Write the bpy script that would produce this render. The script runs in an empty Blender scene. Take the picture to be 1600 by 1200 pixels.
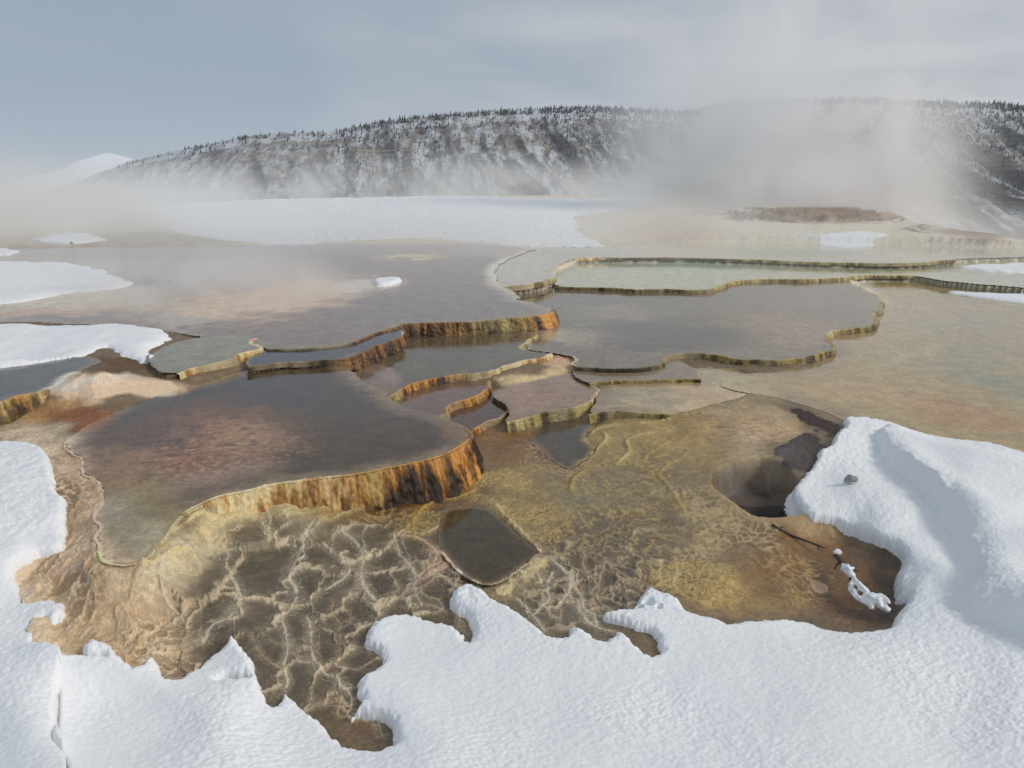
import bpy, bmesh, math, random
import numpy as np
from mathutils import Vector
R = math.radians
random.seed(7); rng = np.random.default_rng(7)
C = bpy.context.scene.collection
scene = bpy.context.scene

# ------------------------------------------------------------------ camera
CAMZ, F, HOR = 3.2, 1200.0, 290.0             # lens for a 1600 x 1200 frame
TH = math.atan((600 - HOR) / F)
cam = bpy.data.cameras.new('camera'); camo = bpy.data.objects.new('camera', cam); C.objects.link(camo)
cam.sensor_width = 36; cam.lens = 36 * F / 1600; cam.clip_start = 0.05; cam.clip_end = 30000
camo.location = (0, 0, CAMZ); camo.rotation_euler = (R(90) - TH, 0, 0)
scene.camera = camo

# ------------------------------------------------------------------ render, exposure
scene.render.engine = 'CYCLES'
cy = scene.cycles
cy.use_denoising = True; cy.max_bounces = 9; cy.diffuse_bounces = 3; cy.glossy_bounces = 2
cy.transmission_bounces = 1; cy.volume_bounces = 7; cy.transparent_max_bounces = 8
cy.volume_step_rate = 1.5; cy.volume_max_steps = 128
cy.caustics_reflective = False; cy.caustics_refractive = False
vs = scene.view_settings
vs.view_transform = 'Standard'; vs.look = 'None'; vs.exposure = 0.0; vs.gamma = 1

# ------------------------------------------------------------------ node helper
class NT:
    def __init__(s, tree): s.t = tree; s.n = tree.nodes; s.l = tree.links
    def add(s, typ, ins=None, **kw):
        nd = s.n.new(typ)
        for k, v in kw.items(): setattr(nd, k, v)
        for k, v in (ins or {}).items():
            sock = nd.inputs[k]
            if isinstance(v, bpy.types.NodeSocket): s.l.new(v, sock)
            else: sock.default_value = v
        return nd
    def math(s, op, a, b=0.0, c=None, clamp=False):
        nd = s.n.new('ShaderNodeMath'); nd.operation = op; nd.use_clamp = clamp
        for i, v in enumerate([a, b] + ([c] if c is not None else [])):
            if isinstance(v, bpy.types.NodeSocket): s.l.new(v, nd.inputs[i])
            else: nd.inputs[i].default_value = v
        return nd.outputs[0]
    def mix(s, fac, a, b, blend='MIX'):
        nd = s.n.new('ShaderNodeMix'); nd.data_type = 'RGBA'; nd.blend_type = blend
        for i, v in ((0, fac), (6, a), (7, b)):
            if isinstance(v, bpy.types.NodeSocket): s.l.new(v, nd.inputs[i])
            else: nd.inputs[i].default_value = v if i == 0 else (tuple(v) + (1,) if len(v) == 3 else v)
        return nd.outputs[2]
    def ramp(s, fac, lo, hi, smooth=True):
        nd = s.add('ShaderNodeMapRange', {0: fac, 1: lo, 2: hi}); 
        if smooth: nd.interpolation_type = 'SMOOTHSTEP'
        return nd.outputs[0]
    def noise(s, vec, scale, detail=4, rough=.5, dist=0.0):
        nd = s.add('ShaderNodeTexNoise', {'Scale': scale, 'Detail': detail, 'Roughness': rough, 'Distortion': dist})
        if vec is not None: s.l.new(vec, nd.inputs['Vector'])
        return nd.outputs[0]
    def mapping(s, vec, scale=(1,1,1), loc=(0,0,0), rot=(0,0,0)):
        nd = s.add('ShaderNodeMapping', {'Scale': scale, 'Location': loc, 'Rotation': rot}); s.l.new(vec, nd.inputs[0])
        return nd.outputs[0]

# ------------------------------------------------------------------ world and sun
SUN_AZ, SUN_EL = R(104), R(36)               # azimuth clockwise from the viewing direction
world = bpy.data.worlds.new('World'); scene.world = world; world.use_nodes = True
w = NT(world.node_tree); w.n.clear()
sky = w.add('ShaderNodeTexSky', sky_type='NISHITA', sun_disc=False, sun_elevation=SUN_EL, sun_rotation=SUN_AZ,
            altitude=2000, air_density=1.0, dust_density=1.5)
tc = w.add('ShaderNodeTexCoord').outputs['Generated']
m1 = w.mapping(tc, (1.0, 1.0, 3.2), (3.1, .4, .2))
n1 = w.noise(m1, 2.1, 5, .5, .6)
n2 = w.noise(w.mapping(tc, (1, 1, 5.5), (1.4, 7.2, .9)), 4.0, 5, .55, .3)
sep = w.add('ShaderNodeSeparateXYZ', {0: tc})
az = w.math('ADD', w.math('MULTIPLY', sep.outputs[0], .5), w.math('MULTIPLY', n1, 1.0))
cover = w.ramp(az, .24, .86)
cl = w.mix(w.ramp(n2, .30, .72), (3.75, 3.86, 4.15), (5.15, 5.12, 5.15))
cl = w.mix(cover, (2.45, 3.0, 3.6), cl)
# the low band is paler than the zenith only where cloud thins
out = w.mix(.93, sky.outputs[0], cl)
bg = w.add('ShaderNodeBackground', {'Color': out, 'Strength': 0.125})
wo = w.add('ShaderNodeOutputWorld', {'Surface': bg.outputs[0]})

sun = bpy.data.lights.new('sun', 'SUN'); suno = bpy.data.objects.new('sun', sun); C.objects.link(suno)
sun.energy = 1.5; sun.angle = R(14); sun.color = (1.0, .95, .87)
sd = Vector((math.sin(SUN_AZ) * math.cos(SUN_EL), math.cos(SUN_AZ) * math.cos(SUN_EL), math.sin(SUN_EL)))
suno.rotation_euler = sd.to_track_quat('Z', 'Y').to_euler()

# ------------------------------------------------------------------ geometry helpers
ct, st = math.cos(TH), math.sin(TH)
def ray(px, py):
    px = np.asarray(px, float); py = np.asarray(py, float)
    a, b = px - 800, 600 - py
    return a, F * ct + b * st, -F * st + b * ct
def unproj(px, py, z):
    dx, dy, dz = ray(px, py); t = (z - CAMZ) / dz
    return dx * t, dy * t
def at_dist(px, py, Y):
    dx, dy, dz = ray(px, py); t = Y / dy
    return dx * t, np.full_like(dx * t, Y), CAMZ + dz * t
def proj(x, y, z):
    dep = y * ct - (z - CAMZ) * st; up = y * st + (z - CAMZ) * ct
    dep = np.maximum(dep, .05)
    return 800 + F * x / dep, 600 - F * up / dep

def vnoise(x, y, seed=0):
    x = np.asarray(x, float); y = np.asarray(y, float)
    ix = np.floor(x).astype(np.int64); iy = np.floor(y).astype(np.int64); fx = x - ix; fy = y - iy
    def g(i, j):
        h = (i * 374761393 + j * 668265263 + seed * 974634777) & 0xffffffff
        h = ((h ^ (h >> 13)) * 1274126177) & 0xffffffff; h = (h ^ (h >> 16)) & 0xffff
        a = h * (2 * math.pi / 65536.0)
        return np.cos(a), np.sin(a)
    ux = fx * fx * fx * (fx * (fx * 6 - 15) + 10); uy = fy * fy * fy * (fy * (fy * 6 - 15) + 10)
    def d(i, j, ox, oy):
        gx, gy = g(ix + i, iy + j); return gx * (fx - ox) + gy * (fy - oy)
    a = d(0, 0, 0, 0) * (1 - ux) + d(1, 0, 1, 0) * ux
    b = d(0, 1, 0, 1) * (1 - ux) + d(1, 1, 1, 1) * ux
    return (a * (1 - uy) + b * uy) * 1.5
def fbm(x, y, o=4, seed=0, gain=.5):
    r = 0; a = 1.0; t = 0
    for i in range(o):
        r = r + a * vnoise(x, y, seed + i * 17); t += a; a *= gain; x = x * 2.03 + 11.3; y = y * 2.03 + 5.7
    return r / t
def vor_edge(x, y, seed=0):
    ix = np.floor(x).astype(np.int64); iy = np.floor(y).astype(np.int64)
    f1 = np.full(x.shape, 9.); f2 = np.full(x.shape, 9.); cid = np.zeros(x.shape, np.int64)
    for i in (-1, 0, 1):
        for j in (-1, 0, 1):
            a = ix + i; b = iy + j
            h = (a * 374761393 + b * 668265263 + seed * 974634777) & 0xffffffff
            h = ((h ^ (h >> 13)) * 1274126177) & 0xffffffff; h = h ^ (h >> 16)
            px = a + .12 + .76 * (h & 1023) / 1023.; py = b + .12 + .76 * ((h >> 10) & 1023) / 1023.
            d = np.hypot(px - x, py - y)
            m = d < f1
            f2 = np.where(m, f1, np.minimum(f2, d)); cid = np.where(m, h & 255, cid); f1 = np.where(m, d, f1)
    return f2 - f1, cid
def sstep(x, a=0., b=1.):
    t = np.clip((x - a) / (b - a), 0, 1); return t * t * (3 - 2 * t)
def lin(c):
    c = np.asarray(c, float) / 255.
    return np.where(c <= .04045, c / 12.92, ((c + .055) / 1.055) ** 2.4)

def mesh_obj(name, verts, quads, mat, parent=None, attrs=None, smooth=True, tris=False):
    me = bpy.data.meshes.new(name)
    verts = np.ascontiguousarray(verts, np.float32); quads = np.ascontiguousarray(quads, np.int32)
    k = quads.shape[1]; nf = len(quads)
    me.vertices.add(len(verts)); me.vertices.foreach_set('co', verts.ravel())
    me.loops.add(nf * k); me.loops.foreach_set('vertex_index', quads.ravel())
    me.polygons.add(nf); me.polygons.foreach_set('loop_start', np.arange(0, nf * k, k, dtype=np.int32))
    me.polygons.foreach_set('use_smooth', np.full(nf, smooth))
    me.update(calc_edges=True); me.validate()
    for k2, v in (attrs or {}).items():
        v = np.asarray(v, np.float32)
        if v.ndim == 2:
            a = me.attributes.new(k2, 'FLOAT_COLOR', 'POINT')
            a.data.foreach_set('color', np.concatenate([v, np.ones((len(v), 1), np.float32)], 1).ravel())
        else:
            a = me.attributes.new(k2, 'FLOAT', 'POINT'); a.data.foreach_set('value', v)
    me.materials.append(mat)
    o = bpy.data.objects.new(name, me); C.objects.link(o)
    if parent: o.parent = parent
    return o
def tag(o, label=None, cat=None, group=None, kind=None):
    for k, v in (('label', label), ('category', cat), ('group', group), ('kind', kind)):
        if v: o[k] = v
    return o
def empty(name, loc):
    o = bpy.data.objects.new(name, None); C.objects.link(o); o.location = loc; return o

def resample(P, ds):
    out = [P[0]]
    for a, b in zip(P[:-1], P[1:]):
        n = max(1, int(np.hypot(*(b - a)[:2]) / ds))
        for i in range(1, n + 1): out.append(a + (b - a) * i / n)
    return np.array(out)
def chaikin(P, n=2, closed=False):
    for _ in range(n):
        Q = np.roll(P, -1, 0) if closed else P[1:]
        A = P if closed else P[:-1]
        M = np.empty((2 * len(A), P.shape[1])); M[0::2] = A * .75 + Q * .25; M[1::2] = A * .25 + Q * .75
        P = M if closed else np.vstack([P[:1], M, P[-1:]])
    return P
def wobble(P, amp=1.0):
    x, y = P[:, 0], P[:, 1]; r = np.hypot(x, y)
    for f, a in ((7., .012), (3., .028), (1.1, .05)):
        k = a * amp * np.clip(r / 9, .5, 1.6)
        x, y = x + k * vnoise(P[:, 0] * f, P[:, 1] * f, 3), y + k * vnoise(P[:, 0] * f, P[:, 1] * f, 9)
    Q = P.copy(); Q[:, 0] = x; Q[:, 1] = y
    return Q

# ------------------------------------------------------------------ terrain grid (finer near the viewpoint)
def steps(a, b, fn):
    v = [a]
    while v[-1] < b: v.append(v[-1] + fn(v[-1]))
    return np.array(v)
ROWY = steps(1.6, 135, lambda y: max(.0058, y * y / 2.9 / F * 1.35 * (1.6 if y < 3.0 else 1) * (1 - .6 * min(1, max(0, (y - 16) / 10)))))
S0 = np.concatenate([np.linspace(-1.25, -.70, 110, endpoint=False), np.linspace(-.70, .70, 1230, endpoint=False), np.linspace(.70, 1.25, 111)])
DEP = ROWY * ct + 2.9 * st
X = S0[None, :] * DEP[:, None]; Y = np.repeat(ROWY[:, None], len(S0), 1)
NR, NC = X.shape

TS = 40
tiles = []
for i in range(0, NR, TS):
    for j in range(0, NC, TS):
        sl = (slice(i, min(NR, i + TS)), slice(j, min(NC, j + TS)))
        x = X[sl]; y = Y[sl]; tiles.append((sl, x.min(), x.max(), y.min(), y.max()))
def crossing(px, py, A, B):
    ins = np.zeros(px.shape, bool)
    for (x1, y1), (x2, y2) in zip(A, B):
        if y1 == y2: continue
        c = (y1 > py) != (y2 > py)
        ins ^= c & (px < (x2 - x1) * (py - y1) / (y2 - y1) + x1)
    return ins
def segdist(px, py, A, B):
    d2 = np.full(px.shape, 1e9)
    for (x1, y1), (x2, y2) in zip(A, B):
        vx, vy = x2 - x1, y2 - y1; L = vx * vx + vy * vy + 1e-12
        t = np.clip(((px - x1) * vx + (py - y1) * vy) / L, 0, 1)
        d2 = np.minimum(d2, (px - x1 - t * vx) ** 2 + (py - y1 - t * vy) ** 2)
    return np.sqrt(d2)
def sdf(P, maxd, closed=True):
    A = P[:, :2]; B = np.roll(A, -1, 0)
    if not closed: A = A[:-1]; B = B[:-1]
    out = np.full(X.shape, -maxd if closed else maxd)
    x0, x1 = np.minimum(A[:, 0], B[:, 0]), np.maximum(A[:, 0], B[:, 0])
    y0, y1 = np.minimum(A[:, 1], B[:, 1]), np.maximum(A[:, 1], B[:, 1])
    gx0, gx1, gy0, gy1 = x0.min() - maxd, x1.max() + maxd, y0.min() - maxd, y1.max() + maxd
    for sl, a, b, c, d in tiles:
        if a > gx1 or b < gx0 or c > gy1 or d < gy0: continue
        near = (x0 - maxd < b) & (x1 + maxd > a) & (y0 - maxd < d) & (y1 + maxd > c)
        px, py = X[sl], Y[sl]
        if not near.any():
            if closed:
                m = (y0 <= py[0, 0]) & (y1 >= py[0, 0])
                if crossing(px[:1, :1], py[:1, :1], A[m], B[m])[0, 0]: out[sl] = maxd
            continue
        dist = np.minimum(segdist(px, py, A[near], B[near]), maxd)
        if closed:
            m = (y0 <= d) & (y1 >= c)
            ins = crossing(px, py, A[m], B[m]); out[sl] = np.where(ins, dist, -dist)
        else: out[sl] = dist
    return out
def prep(pts, z, closed=True, amp=1.0, smooth=2, ds=None):
    a = np.array([(p[0], p[1], (p[2] if len(p) > 2 else z)) for p in pts], float)
    x, y = unproj(a[:, 0], a[:, 1], a[:, 2]); P = np.stack([x, y], 1)
    P = chaikin(P, smooth, closed)
    if closed: P = np.vstack([P, P[:1]])
    r = np.hypot(P[:, 0], P[:, 1]).min()
    P = resample(P, ds or max(.03, r * .006)); P = wobble(P, amp)
    return P[:-1] if closed else P

PU, PV = proj(X, Y, np.full_like(X, .3))
# base heights read at picture positions, each unprojected at its own height
CTRL = [(-300,1500,0),(300,1500,-.02),(800,1500,-.02),(1300,1500,0),(1900,1500,.05),(-100,1200,.06),(200,1150,0),(500,1150,-.03),(800,1100,-.02),(1100,1100,0),(1400,1100,.03),(1700,1100,.1),
 (40,1000,.16),(100,950,.18),(0,850,.42),(60,800,.46),(50,740,.50),(-150,800,.6),(-150,1000,.25),(110,860,.40),(120,780,.50),(150,920,.22),(200,920,.24),(190,1000,.14),(260,990,.08),(235,925,.24),(290,900,.18),(300,1050,.02),
 (175,893,.46),(200,892,.45),(222,886,.45),(245,866,.44),(265,845,.43),(285,822,.42),(305,805,.40),(335,795,.39),(300,850,.34),(360,792,.37),(350,830,.28),(350,890,.13),(420,780,.34),(410,820,.20),(440,870,.10),(390,786,.37),(430,781,.35),(460,777,.33),(490,774,.31),(520,771,.28),(550,769,.25),(580,768,.21),(610,770,.17),(640,772,.13),(480,805,.20),(540,800,.16),(520,850,.09),(600,810,.09),(690,790,.09),(760,760,.10),(780,720,.13),(600,900,.05),(700,900,.05),(450,950,.05),(560,1000,.0),(650,1000,-.02),
 (800,850,.10),(860,800,.10),(900,860,.07),(900,930,.03),(950,760,.12),(900,700,.10),(800,690,.12),(850,690,.10),(960,690,.14),(1020,670,.17),(1100,650,.23),(1180,630,.26),(1260,640,.27),(1050,740,.15),(1100,800,.12),(1000,850,.07),(1100,880,.05),(1200,930,.0),
 (1180,700,.24),(1250,690,.27),(1300,670,.28),(1200,830,.08),(1300,860,-.02),(1380,920,-.06),(1280,950,-.05),(1300,790,.10),(1330,760,.18),(1400,800,.16),(1440,860,.10),(1480,930,.08),(1550,800,.22),(1600,720,.26),(1600,900,.12),(1750,800,.3),
 (0,600,.5),(0,650,.40),(60,650,.42),(110,650,.47),(30,690,.45),(200,600,.56),(260,590,.56),(120,600,.66),(150,580,.66),(0,520,.62),(200,520,.64),(0,470,.66),(200,450,.66),(600,450,.60),(1000,500,.3),(1500,550,.22),(800,560,.33),
 (0,380,.72),(300,385,.70),(600,385,.68),(900,385,.70),(1200,385,.70),(1500,395,.66),(1700,395,.6)]
CT = np.array(CTRL, float)
cx, cyy = unproj(CT[:, 0], CT[:, 1], CT[:, 2]); cu, cv = proj(cx, cyy, np.full_like(cx, .3))
num = np.zeros_like(X); den = np.zeros_like(X)
for u_, v_, z_ in zip(cu, cv, CT[:, 2]):
    q = 1.0 / (((PU - u_) ** 2 + (1.6 * (PV - v_)) ** 2) + 900) ** 2.2
    num += q * z_; den += q
BASE = num / den
# far rise up to the crest of the terrace shelf, and the drop to the valley behind it
CRX = [-900, -200, 0, 150, 260, 430, 700, 900, 1000, 1090, 1150, 1390, 1425, 1450, 1590, 1800, 2500]
CRY = [372, 352, 346, 336, 322, 312, 306, 305, 309, 322, 326, 330, 346, 352, 376, 392, 402]
CRZ = [.8, .9, 1.0, 1.2, 1.45, 1.9, 2.25, 2.25, 2.1, 1.7, 1.5, 1.4, 1.25, 1.2, .90, .72, .65]
azs = S0 * 1.0
crx, cry_ = unproj(np.array(CRX), np.array(CRY), np.array(CRZ)); crs = crx / (cry_ * ct + 2.9 * st)
CD = np.interp(S0, crs, cry_)[None, :]; CZ = np.interp(S0, crs, CRZ)[None, :]
shelf_w = 1 - sstep(np.interp(S0, crs, range(len(crs)))[None, :], 8.2, 9.3) 
START = np.where(shelf_w > .5, 35.0, 27.0); START = 36 * shelf_w + np.minimum(28.0, CD * .8) * (1 - shelf_w)
tt = np.clip((Y - START) / np.maximum(CD - START, 2), 0, 1)
rise = .7 + (CZ - .7) * (tt * .75 + .25 * sstep(tt)) 
rise += (.05 * fbm(X * .35, Y * .25, 3, 5) + .045 * fbm(X * .9, Y * .8, 3, 8)) * sstep(tt, 0, .2)
BASE = np.where(Y > START, rise * sstep(Y - START, 0, 3) + BASE * (1 - sstep(Y - START, 0, 3)), BASE)
def stepped(cx_, cy_, rx_, ry_, z0, z1, n_, seed):
    global BASE
    for k in range(n_):
        f_ = 1 - .62 * k / n_
        q_ = np.hypot((X - cx_) / (rx_ * f_), (Y - cy_) / (ry_ * f_)) + .30 * fbm(X * .45, Y * .45, 3, seed + k)
        dd = (1 - q_) * ry_ * f_; zt_ = z0 + (z1 - z0) * (k + 1) / n_
        BASE = np.where(dd > 0, np.maximum(BASE, zt_ - .05), np.maximum(BASE, zt_ - .05 + 2.2 * dd))
        RISE[...] = np.maximum(RISE, np.exp(-((dd + .10) / .16) ** 2))
RISE = np.zeros_like(X)
stepped(18.5, 50.5, 6.6, 5.2, 1.0, 1.95, 5, 400)
stepped(22.6, 38.5, 2.9, 2.6, .74, 1.12, 3, 410)
over = np.maximum(Y - CD, 0)
BASE = BASE - np.minimum(over * over * .03, over * .55)
FADE_BACK = over

# ------------------------------------------------------------------ pools:  (px, py[, drop, palette]) ; a run of points with a drop carries a rim
POOLS = [
 ('J', .60, 'greyish shallow pool far back under drifting steam', [(787,448,0.078,'ye'),(800,447,0.078,'ye'),(825,444,0.078,'ye'),(850,439,0.078,'ye'),(866,434,0.078,'ye'),(864,424),(875,412),(897,404,0.048,'cr'),(920,403,0.060,'cr'),(944,402,0.048,'cr'),(960,403,0.030,'br'),(1000,403,0.030,'br'),(1070,403,0.030,'br'),(1130,405,0.036,'br'),(1190,406,0.042,'ye'),(1250,409,0.048,'ye'),(1330,411,0.048,'ye'),(1400,412,0.054,'ye'),(1450,410,0.060,'ye'),(1490,406,0.060,'br'),(1510,404),(1600,402),(1900,400),(2200,396),(2200,392),(1900,390),(1600,390),(1450,384),(1200,380),(1000,381),(780,380),(700,400),(690,425),(740,446)]),
 ('B', .62, 'broad violet-grey pool running back from the tall dark rim', [(409,547,.02,'dk'),(450,546,.03,'dk'),(500,543,.03,'dk'),(540,538,.04,'dk'),(562,533,.05,'br'),(572,525,.12,'br'),(597,517,.16,'br'),(625,511,.20,'br'),(634,506,.24,'br'),(669,505,.26,'br'),(716,505,.30,'br'),(762,502,.30,'ol'),(809,496,.30,'ol'),(841,493,.30,'or'),(859,489,.30,'or'),(866,483,.30,'br'),(847,478),(816,470,.05,'br'),(812,466,.06,'br'),(809,461),(792,452),(779,444),(770,425),(790,405),(860,381),(450,381),(200,384),(-200,390),(-500,400),(-500,480),(-100,500),(100,505),(240,515),(300,525),(380,531),(400,538)]),
 ('O', .64, 'small greenish pool behind the curved cream rim on the left', [(281,584,0.040,'cr'),(300,575,0.080,'cr'),(322,570,0.088,'cr'),(344,566,0.088,'cr'),(372,559,0.088,'cr'),(366,555,0.072,'cr'),(384,550,0.080,'cr'),(404,546,0.088,'cr'),(396,540,0.064,'cr'),(388,535,0.064,'pk'),(402,529,0.080,'pk'),(380,522),(300,527),(250,545),(225,562),(250,578)]),
 ('N', .66, 'blue-grey pool at the left edge above the mossy rim', [(-300,690,.25,'ol'),(-150,665,.25,'or'),(0,631,.25,'ye'),(31,620,.25,'or'),(62,612,.25,'ye'),(91,603,.22,'cr'),(98,598),(125,580),(159,567),(150,560),(109,557),(62,565),(0,568),(-300,580)]),
 ('Bs', .595, 'narrow dark pool strip above the left brown step', [(392,574,0.013,'dk'),(400,571,0.017,'dk'),(425,568,0.025,'dk'),(450,564,0.025,'dk'),(480,565,0.025,'dk'),(510,563,0.034,'dk'),(535,562,0.085,'br'),(553,557,0.170,'br'),(570,550,0.187,'br'),(585,541,0.187,'br'),(600,536,0.170,'br'),(622,530,0.153,'br'),(630,524,0.085,'br'),(625,515),(600,515),(570,525),(500,538),(410,545),(385,560)]),
 ('A', .50, 'large dark pool in the middle held by the orange cliff-like rim', [(169,878,.06,'cr'),(197,882,.06,'cr'),(222,876,.08,'ye'),(242,854,.10,'ye'),(262,838,.12,'ye'),(270,820,.13,'ye'),(285,800,.13,'ye'),(320,783,.15,'cr'),(360,771,.17,'cr'),(420,758,.20,'cr'),(470,750,.24,'cr'),(500,746,.27,'or'),(520,744,.29,'cr'),(550,741,.33,'or'),(580,737,.37,'ol'),(610,731,.41,'or'),(656,722,.42,'or'),(693,711,.42,'or'),(718,698,.42,'or'),(735,685,.42,'or'),(736,677,.40,'or'),(726,668,.3,'br'),(700,656),(668,646),(637,640),(612,627,.14,'ol'),(606,620,.14,'ol'),(600,612),(580,605),(560,595),(548,580),(530,566),(510,563),(450,568),(400,573),(340,592),(280,608),(220,628),(160,650),(110,680),(97,697),(121,714),(135,722),(127,742),(157,750),(163,767),(166,787),(144,804),(163,821),(152,837),(163,849),(158,870)]),
 ('I', .43, 'pale green pool in the right middle distance', [(866,448,0.042,'ol'),(900,449,0.054,'ol'),(950,450,0.054,'ol'),(1000,453,0.060,'ol'),(1050,452,0.054,'ol'),(1100,454,0.054,'ol'),(1122,450,0.060,'ye'),(1132,444,0.072,'ye'),(1150,438,0.072,'ye'),(1200,436,0.066,'ye'),(1250,437,0.066,'ye'),(1318,434,0.060,'ye'),(1340,431,0.054,'ye'),(1400,430,0.042,'ye'),(1435,431,0.030,'ye'),(1480,440),(1600,450),(1900,470),(2300,480),(2300,404),(1900,402),(1490,402),(944,396),(860,425)]),
 ('H', .345, 'wide grey-blue pool between the central rims', [(900,574,0.027,'dk'),(944,576,0.034,'dk'),(981,577,0.034,'dk'),(1019,574,0.041,'dk'),(1037,567,0.041,'ol'),(1030,560,0.041,'ol'),(1050,554,0.048,'ol'),(1075,552,0.061,'ol'),(1116,553,0.082,'ol'),(1147,561,0.082,'ol'),(1184,564,0.082,'ol'),(1225,562,0.082,'ol'),(1266,558,0.088,'ol'),(1294,551,0.095,'ol'),(1302,545,0.088,'ol'),(1297,530,0.048,'ol'),(1291,517,0.082,'cr'),(1319,514,0.088,'ol'),(1350,512,0.088,'ol'),(1366,508,0.082,'ol'),(1368,498,0.054,'ol'),(1362,489,0.041,'ye'),(1380,482,0.048,'ol'),(1376,466,0.027,'ye'),(1352,453,0.020,'ye'),(1330,443,0.020,'ye'),(1320,432),(1100,436),(860,440),(700,480),(780,515),(837,524),(822,540),(830,548),(870,553),(905,560),(895,568)]),
 ('C', .38, 'grey pool cupped below the dark rim in the centre', [(606,622,.12,'ol'),(614,614,.12,'ol'),(625,609,.11,'or'),(650,599,.10,'or'),(675,593,.10,'or'),(709,586,.10,'or'),(750,585,.12,'ye'),(778,576,.15,'cr'),(800,569,.17,'cr'),(825,562,.18,'cr'),(850,557,.18,'cr'),(856,552,.1,'cr'),(835,550),(819,546,.06,'ye'),(812,540,.07,'ye'),(824,532,.07,'ye'),(836,524,.05,'ye'),(803,512),(700,495),(600,505),(530,555),(545,590),(598,612)]),
 ('D', .285, 'small brown pool in the upper half of the stacked steps', [(669,653,.12,'ol'),(683,650,.12,'ol'),(697,645,.12,'or'),(700,634,.11,'or'),(719,628,.12,'or'),(741,621,.12,'or'),(758,612,.12,'or'),(764,603,.12,'or'),(761,595,.10,'or'),(752,591),(740,575),(640,590),(615,622),(637,643)]),
 ('E', .19, 'small brown pool in the lower half of the stacked steps', [(734,676,.11,'or'),(745,668,.11,'or'),(759,662,.11,'or'),(787,652,.11,'or'),(797,640,.11,'or'),(793,632,.10,'br'),(778,625),(750,605),(690,635),(690,665)]),
 ('R', .285, 'thin pale pool strip behind the olive rim on the right', [(925,598,0.049,'ol'),(950,596,0.056,'ol'),(975,594,0.056,'ol'),(1025,594,0.056,'ol'),(1069,591,0.056,'ol'),(1095,592,0.042,'ol'),(1092,585),(1078,572),(1050,556),(900,568),(895,585)]),
 ('G', .245, 'rounded rosy-beige pool with a scalloped olive rim', [(797,660,.10,'ye'),(812,658,.11,'ye'),(825,652,.12,'ol'),(856,643,.11,'ol'),(894,639,.10,'ol'),(919,630,.08,'ye'),(935,613,.05,'cr'),(929,601,.04,'cr'),(922,592),(900,582),(860,585),(800,600),(765,612),(792,630),(800,645)]),
 ('L', .235, 'pale tan pool under steam right of the centre', [(920,648,0.068,'ol'),(953,641,0.075,'ol'),(984,645,0.075,'ol'),(1022,647,0.068,'ol'),(1053,647,0.060,'ol'),(1075,638,0.038,'ye'),(1106,634,0.022,'ye'),(1150,625),(1180,612),(1188,592),(1150,575),(1090,575),(930,590),(942,610),(928,632)]),
 ('K', .242, 'broad olive-tan pool filling the right side', [(1150,585),(1196,583),(1260,574),(1290,556),(1300,540),(1285,512),(1355,500),(1365,470),(1330,436),(1480,441),(1600,451),(2000,480),(2400,500),(2400,900),(2000,850),(1650,780),(1450,700),(1330,662),(1280,642),(1232,624),(1190,618),(1150,612),(1120,600)]),
 ('M', .105, 'small dark pool below the olive rims', [(835,668),(850,656),(900,652),(935,656),(922,676),(915,690),(935,700),(915,716),(898,735),(870,725),(842,704),(826,684)]),
 ('S', .085, 'square dark pool in front of the orange cliff', [(690,802),(690,802),(735,791),(772,796),(797,820),(836,861),(836,863),(822,878),(790,903),(788,904),(760,913),(738,903),(718,888),(700,868),(682,852),(685,825)]),
]
LIPW = .035
mnd = prep([(90,600,.70),(130,590,.72),(180,597,.70),(230,601,.66),(262,607,.62)], .6, closed=False, amp=.6)
dM = sdf(mnd, 1.2, False); mound = np.exp(-(dM / .34) ** 2) * (1 + .35 * fbm(X * 3, Y * 3, 3, 46))
BASE = BASE + .20 * mound
Z = BASE.copy()
Z += .012 * fbm(X * 2.2, Y * 2.2, 4, 40) * (Y < 30)
pid = np.full(X.shape, -1, int)
order = sorted(range(len(POOLS)), key=lambda i: POOLS[i][1])
SD = {}; PP = {}
for i in order:
    nm, z, lab, pts = POOLS[i]
    P = prep([(p[0], p[1]) for p in pts], z); PP[i] = P
    md = 1.4 if nm == 'A' else (.6 if P[:, 1].min() < 25 else 1.5)
    d = sdf(P, md); SD[i] = d
    hi = np.where(d > -md + 1e-6, z + .25 * np.maximum(-d - .01, 0) + 3 * (np.maximum(-d, 0) / md) ** 5, 99)
    kk = 7.0 if nm != 'A' else .36 + 6.6 * sstep(PU, 300, 430) * 1.0 + 7 * (1 - sstep(PV, 640, 700))
    lo = np.where(d > -md + 1e-6, z - .012 - kk * np.maximum(-d, 0), -99)
    Z = np.where(d > 0, z - .03, np.maximum(np.minimum(Z, hi), lo))
    pid = np.where(d > 0, i, np.where((pid >= 0) & (lo > [POOLS[k][1] for k in range(len(POOLS))][0] * 0 + np.array([p[1] for p in POOLS] + [9.])[pid]), -1, pid))

# pit in the ground (steaming vent)
PIT = prep([(1110,744),(1130,734),(1165,729),(1200,729),(1232,742),(1256,765),(1266,788),(1245,803),(1180,806),(1160,796),(1128,776),(1112,764)], .14, amp=.5)
dpit = sdf(PIT, .5)
lipc = prep([(1112,764),(1130,776),(1165,798),(1185,806),(1245,804),(1275,796),(1290,802)], .16, closed=False, amp=.3)
dlip = sdf(lipc, .6, False)
Z += .05 * np.exp(-(dlip / .16) ** 2)
Z -= .36 * sstep(dpit, -.02, .10)

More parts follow.
